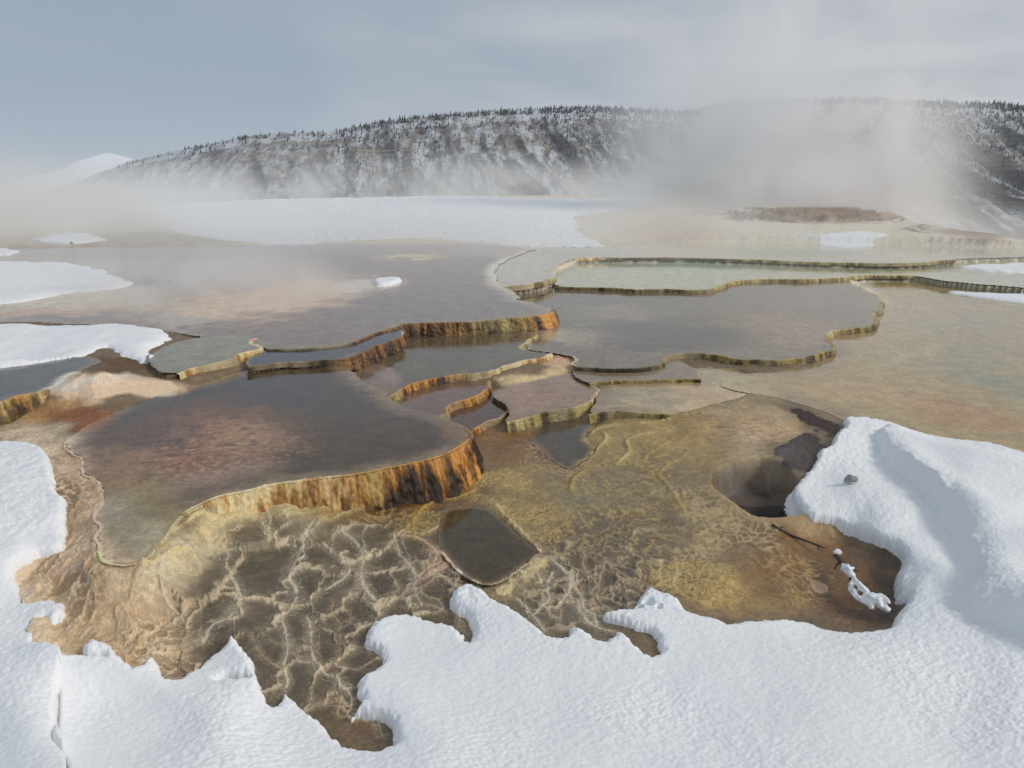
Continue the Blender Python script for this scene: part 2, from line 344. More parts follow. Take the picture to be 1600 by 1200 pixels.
# ------------------------------------------------------------------ travertine veins (px polylines, width in m, height, colour key)
VW = {'w': (222,205,176), 'y': (204,182,128), 'o': (174,152,96), 'c': (228,205,150), 'b': (186,160,126), 'p': (222,186,158), 'g': (196,160,84), 'd': (72,52,40)}
VEINS = [
 ('p',.07,.02,[(97,697),(118,714),(130,724),(122,742),(150,750),(158,767),(160,787),(138,804),(157,823),(146,838),(157,852),(150,876),(130,890),(105,902),(85,905)]),
 ('c',.05,.02,[(150,876),(169,884),(197,888),(224,882),(246,860),(266,842),(274,822),(289,804)]),
 ('b',.03,.05,[(85,748),(110,755),(128,765),(122,790),(105,805),(120,830),(95,860),(60,880)]),
 ('w',.035,.035,[(349,849),(357,866),(353,888),(360,905),(370,922),(372,942),(366,958),(349,970),(327,978),(321,992),(318,1004)]),
 ('w',.025,.025,[(315,849),(317,860),(304,877),(293,894),(272,904),(256,911),(255,925),(256,942),(266,964),(284,973),(291,992)]),
 ('w',.045,.040,[(487,815),(480,837),(470,866),(459,888),(453,905),(462,919),(467,933),(459,950),(440,964)]),
 ('w',.025,.030,[(440,967),(443,981),(449,1001),(449,1026),(440,1046),(447,1063),(447,1078)]),
 ('w',.03,.02,[(408,812),(414,832),(433,840),(464,856)]),
 ('w',.03,.03,[(509,854),(526,871),(546,882),(549,899),(523,913),(498,927),(490,939)]),
 ('w',.035,.03,[(532,826),(557,846),(574,871),(566,885),(568,919),(582,933),(594,950),(591,966)]),
 ('b',.02,.02,[(574,882),(602,890),(622,911),(650,933),(659,945),(693,956),(713,967),(738,994)]),
 ('w',.025,.025,[(617,837),(622,853),(628,871),(645,888),(651,902),(648,922),(659,947)]),
 ('p',.03,.03,[(622,837),(653,837),(676,857),(684,863),(679,882),(656,899),(650,910)]),
 ('p',.07,.03,[(680,862),(698,868),(702,878),(690,890),(670,900)]),
 ('w',.018,.02,[(707,888),(710,897),(732,901),(746,915)]),
 ('w',.018,.02,[(660,905),(684,897),(696,905),(712,915)]),
 ('c',.03,.03,[(774,790),(797,812),(819,835),(842,860)]),
 ('c',.10,.05,[(847,872),(836,886),(818,900),(800,914),(788,926)]),
 ('w',.03,.03,[(859,874),(881,891),(895,911),(890,927),(876,941),(870,950)]),
 ('w',.02,.025,[(898,919),(909,933),(912,956),(926,961),(930,975)]),
 ('w',.028,.025,[(862,895),(853,916),(862,933),(845,953),(833,962)]),
 ('b',.025,.02,[(912,863),(907,888),(932,913)]),
 ('b',.025,.02,[(946,877),(935,905),(935,927),(926,939),(935,956)]),
 ('b',.022,.02,[(949,880),(960,899),(977,911),(1002,924)]),
 ('b',.02,.02,[(942,872),(962,892),(985,905),(1004,915)]),
 ('y',.016,.018,[(1029,854),(1032,880),(1027,899),(1035,912)]),
 ('y',.016,.018,[(1055,873),(1060,893),(1052,912),(1058,925)]),
 ('b',.04,.05,[(138,908),(138,931),(152,947),(153,970),(135,987),(120,1000)]),
 ('b',.045,.05,[(222,908),(225,925),(208,947),(202,964),(180,976),(188,995),(169,1012),(141,1018)]),
 ('b',.03,.04,[(253,931),(259,956),(284,973),(292,998),(281,1020),(292,1046)]),
 ('b',.03,.03,[(219,1001),(197,1015),(191,1032),(197,1046),(222,1056)]),
 ('c',.05,.04,[(329,826),(312,837),(300,860),(270,877),(242,888),(225,908)]),
 ('c',.04,.03,[(345,812),(338,826),(352,832),(348,846)]),
 ('c',.035,.03,[(365,800),(340,806),(305,812),(292,830),(262,850)]),
 ('c',.03,.02,[(430,775),(400,790),(376,800),(352,812)]),
 ('y',.02,.02,[(500,770),(470,784),(440,796),(400,806)]),
 ('y',.02,.02,[(570,800),(530,797),(490,800),(455,803),(430,812)]),
 ('y',.025,.03,[(487,815),(500,806),(520,812),(545,800),(575,798),(598,785),(596,775),(570,772)]),
 ('g',.03,.03,[(650,840),(645,822),(655,800),(668,788),(690,780),(720,778),(742,765)]),
 ('y',.025,.03,[(618,836),(640,830),(660,836),(690,818),(700,805)]),
 ('w',.03,.03,[(477,964),(488,987),(485,1012),(491,1037),(505,1052),(524,1060),(536,1077),(546,1090)]),
 ('b',.025,.025,[(519,933),(516,959),(533,978),(524,988)]),
 ('b',.02,.02,[(522,947),(550,956),(547,973),(530,984)]),
 ('b',.025,.03,[(507,1052),(533,1026),(555,1007),(575,1016),(596,1028)]),
 ('b',.02,.02,[(530,992),(533,1012),(530,1026)]),
 ('b',.02,.025,[(496,1104),(524,1097),(536,1077),(524,1110),(530,1122)]),
 ('w',.02,.025,[(550,1117),(575,1122),(590,1132),(592,1152)]),
 ('b',.02,.015,[(392,998),(409,1029),(432,1049),(440,1046)]),
 ('w',.02,.02,[(891,894),(888,931),(908,962),(924,978),(958,986)]),
 ('w',.018,.02,[(806,936),(832,959),(848,986)]),
 ('b',.018,.02,[(907,917),(913,956),(930,962)]),
 ('b',.018,.02,[(870,944),(880,958),(874,970)]),
 ('y',.05,.05,[(922,679),(934,670),(948,665),(984,662),(1018,661),(1052,651),(1090,645)]),
 ('y',.05,.05,[(917,713),(925,707),(937,696),(951,686),(944,676)]),
 ('y',.045,.05,[(960,728),(974,715),(982,705),(975,690),(990,682),(1012,677),(1046,674)]),
 ('o',.02,.03,[(1004,716),(1020,704),(1035,693),(1060,682)]),
 ('o',.025,.03,[(1027,744),(1041,727),(1063,716),(1074,705)]),
 ('o',.03,.03,[(979,724),(1005,735),(1027,744),(1048,766),(1070,800)]),
 ('o',.04,.04,[(890,765),(896,748),(915,738),(924,732)]),
 ('y',.022,.03,[(1169,598),(1197,590),(1225,588),(1245,582),(1262,578)]),
 ('d',.008,-.004,[(1100,592),(1130,600),(1150,610),(1125,620)]),
 ('d',.006,-.003,[(1190,608),(1230,620),(1270,632),(1320,648)]),
]
zfl = BASE
vein_col = np.zeros(X.shape + (3,)); vein_m = np.zeros_like(X)
for key, wd, ht, pts in VEINS:
    # nearest base height at the picture position of each point
    zz = []
    for (a, b) in pts:
        k = np.argmin((CT[:, 0] - a) ** 2 + (CT[:, 1] - b) ** 2)
        wgt = 1.0 / (((CT[:, 0] - a) ** 2 + (1.6 * (CT[:, 1] - b)) ** 2) + 900) ** 2.2
        zz.append(float((wgt * CT[:, 2]).sum() / wgt.sum()))
    P = prep([(a, b, z_) for (a, b), z_ in zip(pts, zz)], 0, closed=False, amp=.55, smooth=2, ds=.02)
    # fine scallops 
    P = P + .012 * np.stack([vnoise(P[:, 0] * 22, P[:, 1] * 22, 1), vnoise(P[:, 0] * 22, P[:, 1] * 22, 2)], 1)
    d_ = sdf(P, .35, False)
    rr_ = np.nonzero((ROWY > P[:, 1].min() - .4) & (ROWY < P[:, 1].max() + .4))[0]; sl = slice(rr_[0], rr_[-1] + 1)
    d = d_[sl]; x_, y_ = X[sl], Y[sl]
    ww = wd * (.5 if (key in 'wbp' and pts[0][1] > 805) else .72) * (.85 + .45 * vnoise(x_ * 6, y_ * 6, 77) + .35 * vnoise(x_ * 30, y_ * 30, 78))
    ww = np.maximum(ww, .006)
    v = np.exp(-(d / ww) ** 2)
    halo = .30 * np.exp(-(d / (ww * 3.5)) ** 2)
    if key in 'wb' and pts[0][1] > 805 and pts[0][0] < 720: v = np.exp(-(d / (ww * .62 * (.6 + 1.1 * sstep(vnoise(x_ * 2.6, y_ * 2.6, 191), -.4, .5)) * (1 + .5 * vnoise(x_ * 45, y_ * 45, 192)))) ** 2) * sstep(fbm(x_ * 3, y_ * 3, 3, 193), -.55, -.1); halo = halo * .9
    if ht > 0: Z[sl] += .5 * ht * v * (1 + .5 * vnoise(x_ * 18, y_ * 18, 5))
    m = np.maximum(sstep(v, .30, .62), halo if key != 'd' else 0)
    rdg = 1 - np.abs(vnoise(x_ * 17 + 3 * vnoise(x_ * 5, y_ * 5, 4), y_ * 17, 41)) * 2.2; m = np.maximum(m, .7 * sstep(rdg, .80, .95) * (d < wd * 1.9) * (key not in 'd') * (v.max() > 0))
    if key in 'yogc': m = m * (.15 + .85 * sstep(fbm(x_ * 4, y_ * 4, 3, 171), -.45, .05))
    up = m > vein_m[sl]
    vein_col[sl] = np.where(up[..., None], lin(VW[key]) * np.ones(3), vein_col[sl])
    vein_m[sl] = np.maximum(vein_m[sl], m)

# ------------------------------------------------------------------ surface colour, laid out on the ground
vein_m *= (pid < 0) | (vein_m < 0)
PU, PV = proj(X, Y, np.maximum(Z, -.1))
wx = 16 * vnoise(X * 1.1, Y * 1.1, 61) + 8 * vnoise(X * 3.3, Y * 3.3, 62)
wy = 9 * vnoise(X * 1.1, Y * 1.1, 63) + 4 * vnoise(X * 3.3, Y * 3.3, 64)
far = np.clip(14 / np.maximum(Y, 1), .15, 1)
UW, VW_ = PU + wx * far * 1.3, PV + wy * far * 1.3
ROWV = PV.mean(1); ROWLO = PV.min(1); ROWHI = PV.max(1)
COLU = 800 + F * S0
def window(px, py, rx, ry, rot):
    c, s = abs(math.cos(R(rot))), abs(math.sin(R(rot))); hx = 1.36 * (rx * c + ry * s) + 60; hy = 1.36 * (rx * s + ry * c) + 40
    r = np.nonzero((ROWHI > py - hy) & (ROWLO < py + hy))[0]; k = np.nonzero((COLU > px - hx - 60) & (COLU < px + hx + 60))[0]
    if len(r) == 0 or len(k) == 0: return (slice(0, 1), slice(0, 1))
    return (slice(r[0], r[-1] + 1), slice(k[0], k[-1] + 1))
def blob_w(px, py, rx, ry, rot=0, hard=.5):
    sl = window(px, py, rx, ry, rot)
    c, s = math.cos(R(rot)), math.sin(R(rot)); dx = UW[sl] - px; dy = VW_[sl] - py
    q = np.sqrt(((dx * c + dy * s) / rx) ** 2 + ((-dx * s + dy * c) / ry) ** 2)
    return sl, 1 - sstep(q, hard, 1.35 - .2 * hard)
def blob(px, py, rx, ry, rot=0, hard=.5):
    out_ = np.zeros(X.shape); sl, v = blob_w(px, py, rx, ry, rot, hard); out_[sl] = v; return out_
base_c = np.zeros(X.shape + (3,)) + lin((128, 108, 82))
fk = sstep(Y, 14, 26)[..., None]; base_c = base_c * (1 - fk) + lin((232, 218, 194)) * fk  # cream far crust, paled further to stand for drifting mist
def stroke(px, py, rx, ry, rot, col, a=1., hard=.4):
    sl, m = blob_w(px, py, rx, ry, rot, hard); m = (m * a)[..., None]; base_c[sl] = base_c[sl] * (1 - m) + lin(col) * m
# lower ground
for s_ in [(450,930,260,150,0,(112,100,82)),(420,900,120,90,0,(110,101,84)),(600,960,150,110,0,(100,86,70)),(560,1100,90,60,20,(112,88,60)),
  (60,900,120,220,0,(232,208,176)),(190,960,120,110,0,(214,186,150)),(240,1010,50,36,0,(140,108,70),.6),(110,900,60,45,0,(172,142,106)),(200,700,60,120,0,(150,120,90),.1),(100,780,40,45,0,(122,98,74),.9),(120,830,50,30,0,(150,130,100),.8),
  (310,850,120,40,-30,(212,196,160)),(420,800,120,26,-12,(205,185,140)),(500,820,90,25,-5,(188,172,140)),(540,800,60,20,0,(186,150,84)),(400,830,60,20,0,(120,100,78),.7),
  (620,790,80,22,-8,(110,66,20)),(690,770,60,22,-15,(126,80,24)),(650,820,45,22,0,(170,142,72),.7),(560,775,70,16,-5,(150,110,44),.9),
  (860,740,140,70,20,(150,124,84)),(790,700,60,45,20,(134,92,44)),(850,700,50,25,20,(128,92,70)),(830,780,90,50,30,(166,140,86)),(920,790,60,60,0,(150,136,98)),
  (900,900,130,80,10,(104,84,66)),(960,850,90,50,0,(132,110,80)),(1000,700,130,50,0,(166,140,82)),(1050,780,130,70,20,(150,130,92)),(1100,690,120,40,10,(178,148,96)),(1190,665,80,24,10,(204,170,128)),
  (1100,830,110,50,10,(176,152,108)),(1130,920,130,45,8,(170,138,84)),(1040,900,60,50,0,(128,104,64)),(1020,840,60,50,0,(124,106,78),.8),(1240,870,110,80,15,(140,100,58)),(1330,910,90,70,15,(118,82,48)),(1380,940,55,45,10,(78,56,36)),(1260,820,60,25,15,(168,136,92)),(1390,870,40,40,30,(92,70,50)),
  (1265,712,50,36,-40,(100,80,62),.85,.3),(1285,658,54,14,25,(100,82,64),.8,.3),(1215,700,30,14,0,(150,128,100),.6),(1300,905,0.1,0.1,0,(0,0,0),0),
  (172,604,112,19,4,(255,222,188),1.,.8),(150,594,66,10,-6,(255,238,216),1.,.7),(130,620,50,22,-30,(250,216,184),.9,.6),(70,640,80,14,-12,(170,140,80),.8),(60,645,80,22,-10,(190,150,100)),(130,655,70,20,5,(150,96,60)),(230,580,60,14,15,(120,98,66)),(185,573,50,12,0,(104,78,44)),(60,690,90,26,10,(212,190,160)),
  (1140,640,150,16,6,(184,160,120),.9,.5),(1150,605,80,26,5,(160,146,112),.9,.6),(60,385,300,22,0,(196,186,164),.8),(260,372,160,14,0,(190,180,160),.8),  # last two strokes: mist greying of the far left put into ground colour
  (890,560,40,16,-15,(220,176,142)),(840,585,60,14,-12,(226,200,150)),(650,520,40,10,-10,(222,196,156)),(860,540,60,12,0,(196,176,140),.8),
  ]:
    stroke(*s_)
# far ground
for s_ in [(100,470,260,30,0,(186,170,142)),(60,490,150,10,-3,(190,150,110),.7),(150,395,260,14,0,(168,140,96),.7),(1300,365,260,18,0,(232,216,190)),(1285,335,120,14,0,(150,116,86),.9,.7),(1520,366,60,10,8,(150,112,78),.8),(1050,360,90,30,0,(206,176,148),.7),
  (1480,435,120,12,4,(196,182,150)),(1520,420,100,8,2,(170,128,80),.6)]:
    stroke(*s_)
pc = {'J': (176,164,142), 'B': (118,100,86), 'O': (132,124,100), 'N': (86,80,72), 'Bs': (70,62,60), 'A': (70,56,40), 'I': (168,164,138), 'H': (108,96,76), 'C': (92,80,60), 'D': (104,80,66), 'E': (84,62,50),
      'R': (120,104,82), 'G': (144,116,92), 'L': (152,134,102), 'K': (146,126,84), 'M': (76,66,52), 'S': (72,62,46)}
soft = {k: None for k in pc}
for i in order:
    nm = POOLS[i][0]; d = SD[i]; wdt = {'A': .35, 'S': .07, 'M': .12, 'L': .35, 'K': .6, 'B': .5, 'N': .2, 'G': .12}.get(nm, .06); m = (sstep(d + .10 * np.minimum(wdt / .3, 1) * fbm(X * 6, Y * 6, 3, 55), -.03, wdt) * (pid == i))[..., None]
    base_c = base_c * (1 - m) + lin(pc[nm]) * m
# on the pool floors
mott = fbm(X * 3.0, Y * 3.0, 4, 31); mott2 = fbm(X * 9, Y * 9, 3, 33)
for s_ in [(300,700,170,66,-8,(134,90,60),.95,.3),(390,690,70,30,0,(150,118,86),.6,.2),(230,690,90,30,-10,(74,58,52),.7),(330,750,120,26,-8,(134,112,92),.75),(200,810,50,62,10,(146,136,112),.9,.2),(240,780,60,60,0,(134,116,80),.8,.2),(190,740,50,40,0,(132,104,70),.8),(215,845,44,30,0,(160,148,120),.7),
  (290,640,90,20,-12,(96,66,48),.8),(240,640,70,12,-10,(70,62,52),.7),(595,590,45,20,40,(132,108,92),.8),(560,575,26,22,40,(128,104,90),.8),(700,676,36,10,20,(120,90,66),.6),(640,640,40,10,30,(104,84,74),.6),(450,625,90,22,0,(66,60,56),.6),
  (420,470,200,28,-8,(196,166,136),.95,.4),(560,448,70,9,-4,(200,184,164),.8),(330,440,120,14,0,(150,140,124),.6),(100,470,230,26,0,(184,166,140),.9),(80,490,150,8,-2,(176,130,90),.6),(250,420,260,16,0,(150,142,122),.7),
  (280,505,60,14,0,(160,150,136),.7),(900,530,90,16,4,(160,142,116),.85),(1240,520,80,30,0,(134,110,84),.8),(1200,470,140,16,0,(112,102,90),.7),(1000,468,120,14,0,(92,84,70),.5),(1050,530,160,30,0,(76,66,54),.8),(960,490,80,14,0,(150,132,104),.4,.2),(1180,500,70,18,0,(134,112,84),.6,.2),
  (1090,420,110,13,0,(150,176,158),.6,.2),(1400,420,160,9,0,(140,140,112),.6),(1250,395,150,8,0,(140,146,122),.7),(1280,368,70,5,0,(226,222,214),.9),(640,402,60,4,0,(206,184,130),.8),(800,395,140,8,0,(160,142,120),.6),
  (1500,650,150,28,12,(150,112,66),.8),(1350,620,120,26,8,(160,132,90),.7),(1500,560,120,26,0,(130,122,88),.6),(1560,600,90,22,10,(112,116,92),.7),(1420,560,80,12,-20,(158,140,100),.6),(1480,510,110,14,0,(140,128,96),.7),
  (1120,620,90,20,5,(170,144,106),.7),(1000,615,60,14,0,(134,118,90),.6),(850,620,60,18,-8,(142,112,92),.6)]:
    stroke(*s_)
base_c = base_c * np.exp(.36 * mott + .28 * mott2 + .22 * vnoise(X * 28, Y * 28, 34))[..., None]
# brown speckled crust on the floor of the large pool
mk = blob(340, 715, 150, 50, -8, .3); sp = sstep(vnoise(X * 11, Y * 14, 91) + .6 * vnoise(X * 23, Y * 26, 92), .1, .6) * mk
base_c = base_c * (1 - .6 * sp[..., None]) + lin((176, 146, 112)) * .6 * sp[..., None]
sp = sstep(vnoise(X * 7 + 4, Y * 9, 95) + .6 * vnoise(X * 19, Y * 22, 96), .15, .6) * blob(300, 690, 190, 60, -8, .3)
base_c = base_c * (1 - .65 * sp[..., None]) + lin((62, 44, 36)) * .65 * sp[..., None]

# lace: small scalloped dams
lace_h = np.zeros_like(X)
gx, gy = X + .11 * vnoise(X * 3, Y * 3, 71) + .04 * vnoise(X * 11, Y * 11, 72) + .014 * vnoise(X * 34, Y * 34, 75), Y + .11 * vnoise(X * 3, Y * 3, 73) + .04 * vnoise(X * 11, Y * 11, 74) + .014 * vnoise(X * 34, Y * 34, 76)
offp = (pid < 0)
def lace(scale, width, col, a, ht, seed, blobs, sx=1., sy=1., dark=None, rot=25):
    global base_c, Z
    m = np.zeros_like(X)
    for b in blobs: m = np.maximum(m, blob(*b))
    m = m * offp
    c, s = math.cos(R(rot)), math.sin(R(rot))
    qx, qy = (gx * c + gy * s) / scale * sx, (-gx * s + gy * c) / scale * sy
    idx = m > .01
    e = np.ones_like(X); cid = np.zeros(X.shape, int)
    e[idx], cid[idx] = vor_edge(qx[idx], qy[idx], seed)
    v = np.exp(-(e / width) ** 2) * m * sstep(fbm(X * 1.7, Y * 1.7, 2, seed + 50), -.45, .05)
    if dark is not None:
        k = ((1 - sstep(e, 0, .5)) * 0 + .45 * m * ((cid % 5) < 3))[..., None]
        base_c = base_c * (1 - k) + lin(dark) * k
    k = (sstep(v, .15, .8) * a)[..., None]
    base_c = base_c * (1 - k) + lin(col) * k
    Z += .45 * ht * v
SEEDS = [(305,925),(300,885),(270,870),(318,862),(345,828),(395,842),(425,905),(505,880),(395,975),(455,985),(480,915),(520,935),(545,850),(600,915),(650,868),(605,870),(620,948),(540,968),(562,1000),(500,1000),(520,1055),(470,1062),(560,1062),(425,1025),(345,1000),(372,1030),(160,938),(230,985),(482,832),(440,820),(700,886),(727,908),(570,820),(590,845),(520,830),(525,1100),(570,1125),(250,1020),(165,1000),(110,985),(190,930),(130,960),(90,910),(240,1045),(195,1040),(150,890),
 (872,892),(906,882),(850,925),(885,955),(940,905),(905,972),(962,935),(982,892),(920,930),(1003,935),(836,945),(945,965),(870,860),(920,850),(955,860),(1000,860),(1020,900),(1045,930),(895,830),(930,815),(970,820),(680,930),(660,905),(690,950),(740,940),(640,905),(1010,960),(1075,945),(760,945),(800,955)]
rows = np.nonzero((PV.min(1) < 1180) & (PV.max(1) > 780))[0]; sl = (slice(rows[0], rows[-1] + 1), slice(None))
sxy = np.array([unproj(a_, b_, .07) for a_, b_ in SEEDS]); x_ = (gx[sl] * .8 + X[sl] * .2) + .05 * vnoise(X[sl] * 8, Y[sl] * 8, 141) + .024 * np.abs(vnoise(X[sl] * 19, Y[sl] * 19, 151)); y_ = (gy[sl] * .8 + Y[sl] * .2) + .05 * vnoise(X[sl] * 8, Y[sl] * 8, 142) + .024 * np.abs(vnoise(X[sl] * 19, Y[sl] * 19, 152))
f1 = np.full(x_.shape, 9.); f2 = f1.copy(); ci = np.zeros(x_.shape, int)
for k_, (a_, b_) in enumerate(sxy):
    d_ = np.hypot(x_ - a_, (y_ - b_) * .58) * (.88 + .24 * ((k_ * 37) % 17) / 17.); mm = d_ < f1; f2 = np.where(mm, f1, np.minimum(f2, d_)); ci = np.where(mm, k_, ci); f1 = np.where(mm, d_, f1)
e = (f2 - f1) * .5
mc = np.zeros(X.shape)
for b_ in [(450,940,260,190,0,.7),(920,900,140,90,0,.7),(620,920,140,110,0,.7),(160,960,110,100,0,.6)]: mc = np.maximum(mc, blob(*b_))
iA = [p[0] for p in POOLS].index('A'); mc = (mc * offp)[sl] * (PV[sl] > 790) * sstep(-SD[iA][sl], .06, .42)
wv = .0095 * (.55 + 1.5 * sstep(fbm(X[sl] * 1.8 + 9, Y[sl] * 1.8, 2, 147), -.3, .45)) * (1 + .8 * vnoise(X[sl] * 13, Y[sl] * 13, 143)); wv = np.maximum(wv, .004)
edge = np.exp(-(e / wv) ** 2); br = sstep(fbm(X[sl] * 2.2, Y[sl] * 2.2, 3, 144), -.42, .15)
edge *= br; hal = np.exp(-e / .035) * (.35 + .65 * sstep(fbm(X[sl] * 3, Y[sl] * 3, 3, 145), -.2, .3))
left = np.clip((330 - PU[sl]) / 120, 0, 1)[..., None]
dk = lin((86,76,60)) * (1 - left) + lin((186,158,124)) * left
cl_ = base_c[sl]; k_ = (mc * .72)[..., None]; cl_ = cl_ * (1 - k_) + dk * k_
fil = sstep(1 - np.abs(vnoise(x_ * 20, y_ * 26, 146)) * 2.4, .72, .95) * np.exp(-e / .03)
k_ = (mc * .68 * hal)[..., None]; cl_ = cl_ * (1 - k_) + lin((184,166,138)) * k_
k_ = (mc * np.maximum(sstep(edge, .25, .7) * .62, .4 * fil))[..., None]; crm = lin((236,216,180)) * (1 - left) + lin((196,166,128)) * left
base_c[sl] = cl_ * (1 - k_) + crm * k_
lev = np.array([(hash((k, 3)) % 100) / 100. for k in range(len(SEEDS))])[ci]
ctz = []
for a_, b_ in SEEDS:
    w_ = 1.0 / (((CT[:, 0] - a_) ** 2 + (1.6 * (CT[:, 1] - b_)) ** 2) + 900) ** 2.2; ctz.append(float((w_ * CT[:, 2]).sum() / w_.sum()))
zc_ = np.array(ctz)[ci] + .014 * (lev - .5)
rise_ = .006 * np.exp(-e / .04)
km = mc * .85
Z[sl] = Z[sl] * (1 - km) + (zc_ + rise_ + .020 * edge + .004 * fil + .42 * (BASE[sl] - np.array(ctz)[ci])) * km
BASW = np.zeros_like(X); BASW[sl] = mc * (1 - edge) * (1 - .6 * hal) * (1 - .5 * left[..., 0])
lace(.22, .14, (196,172,138), .8, .018, 12, [(880,900,110,70,10),(700,900,70,50,0),(960,920,90,50,0)], 1.3, .7, (84,68,54))
lace(.13, .20, (190,160,100), .75, .014, 13, [(960,800,130,80,10),(900,740,110,50,20),(1010,730,80,40,0),(650,815,60,30,0),(560,800,70,22,0),(1240,900,90,50,10)], 1.5, .8, (118,98,70), 40)
lace(.095, .30, (196,172,126), .8, .016, 14, [(1110,810,120,55,15),(1060,880,80,50,0),(1180,840,60,30,10)], 1.0, 1.0, (112,94,70), 10)
lace(.05, .34, (204,174,104), .8, .012, 15, [(1120,915,140,42,10),(830,800,70,50,30),(760,760,60,30,-10)], 1.2, .7, (132,102,50), 30)
lace(.11, .16, (222,198,164), .8, .03, 16, [(200,980,110,70,0),(100,900,60,70,0),(100,770,50,60,0),(260,1010,60,60,0),(570,1110,60,50,20)], 1.0, .7, (138,108,76), 70)
lace(.30, .14, (220,204,160), .8, .016, 17, [(330,840,100,35,-28),(430,805,80,18,-12)], 1.8, .7, None, -20)
bl_ = (sstep(330 - PU, 0, 120) * (PV > 700) * offp * sstep(Y, 3, 4))[..., None]; base_c = base_c * (1 + .28 * bl_)
# reticulated sinter texture on dry left ground
base_c = base_c * np.where(offp, np.exp(.30 * fbm(X * 14, Y * 14, 3, 44)), 1)[..., None]
lum = sstep(PU, 330, 80) if False else np.clip((330 - PU) / 200, 0, 1) * (PV > 680)
Z += offp * lum * (.018 * fbm(X * 9, Y * 9, 4, 23) + .012 * np.abs(vnoise(X * 20, Y * 20, 24)))
# runoff fibres on the right slope
fib = blob(1180, 690, 110, 40, 12, .3) * offp
fx = fbm(X * 3 + Y * 2, Y * 22 - X * 6, 3, 81)
k = (fib * sstep(fx, .05, .4) * .7)[..., None]; base_c = base_c * (1 - k) + lin((118, 86, 44)) * k
# dark crumbly soil by the snow edge
soil = blob(1264, 710, 42, 38, -50, .7); soil = np.maximum(soil, blob(1287, 657, 55, 16, 25, .7)) ; soil = np.maximum(soil, blob(1240, 706, 36, 16, -10, .6))
s2 = sstep(soil + .55 * fbm(X * 7, Y * 7, 4, 99), .50, .72) * offp
base_c = base_c * (1 - s2[..., None]) + (lin((64, 48, 40)) * np.exp(.5 * fbm(X * 20, Y * 20, 2, 98))[..., None]) * s2[..., None]
Z += s2 * (.015 + .02 * fbm(X * 12, Y * 12, 3, 97))
# pale stone flake and pit walls
vm = vein_m[..., None] * .9; base_c = base_c * (1 - vm) + vein_col * vm
fl = sstep(blob(1273, 911, 17, 6, 20, .8), .5, .6)[..., None]; base_c = base_c * (1 - fl) + lin((206, 172, 134)) * fl
pm = sstep(dpit, .02, .10)[..., None]; base_c = base_c * (1 - pm) + lin((92, 72, 54)) * pm
pm = (np.exp(-(np.maximum(dlip, 0) / .14) ** 2) * .6)[..., None]; base_c = base_c * (1 - pm) + lin((186, 156, 112)) * pm
# mounds far right: banded
bd = np.clip(RISE, 0, 1)[..., None] * .9
base_c = base_c * (1 - bd) + lin((92, 66, 46)) * bd

wet = np.clip(1 - vein_m * 1.4, 0, 1) * np.clip(sstep(.14 - Z, -.06, .1) * .8 + .35, 0, 1) * (1 - s2)
wet = np.where(PU < 300, wet * .35, wet)
wet = np.maximum(wet, BASW * .95)
wet = np.maximum(wet, blob(1330, 900, 130, 90, 15, .6) * .8)

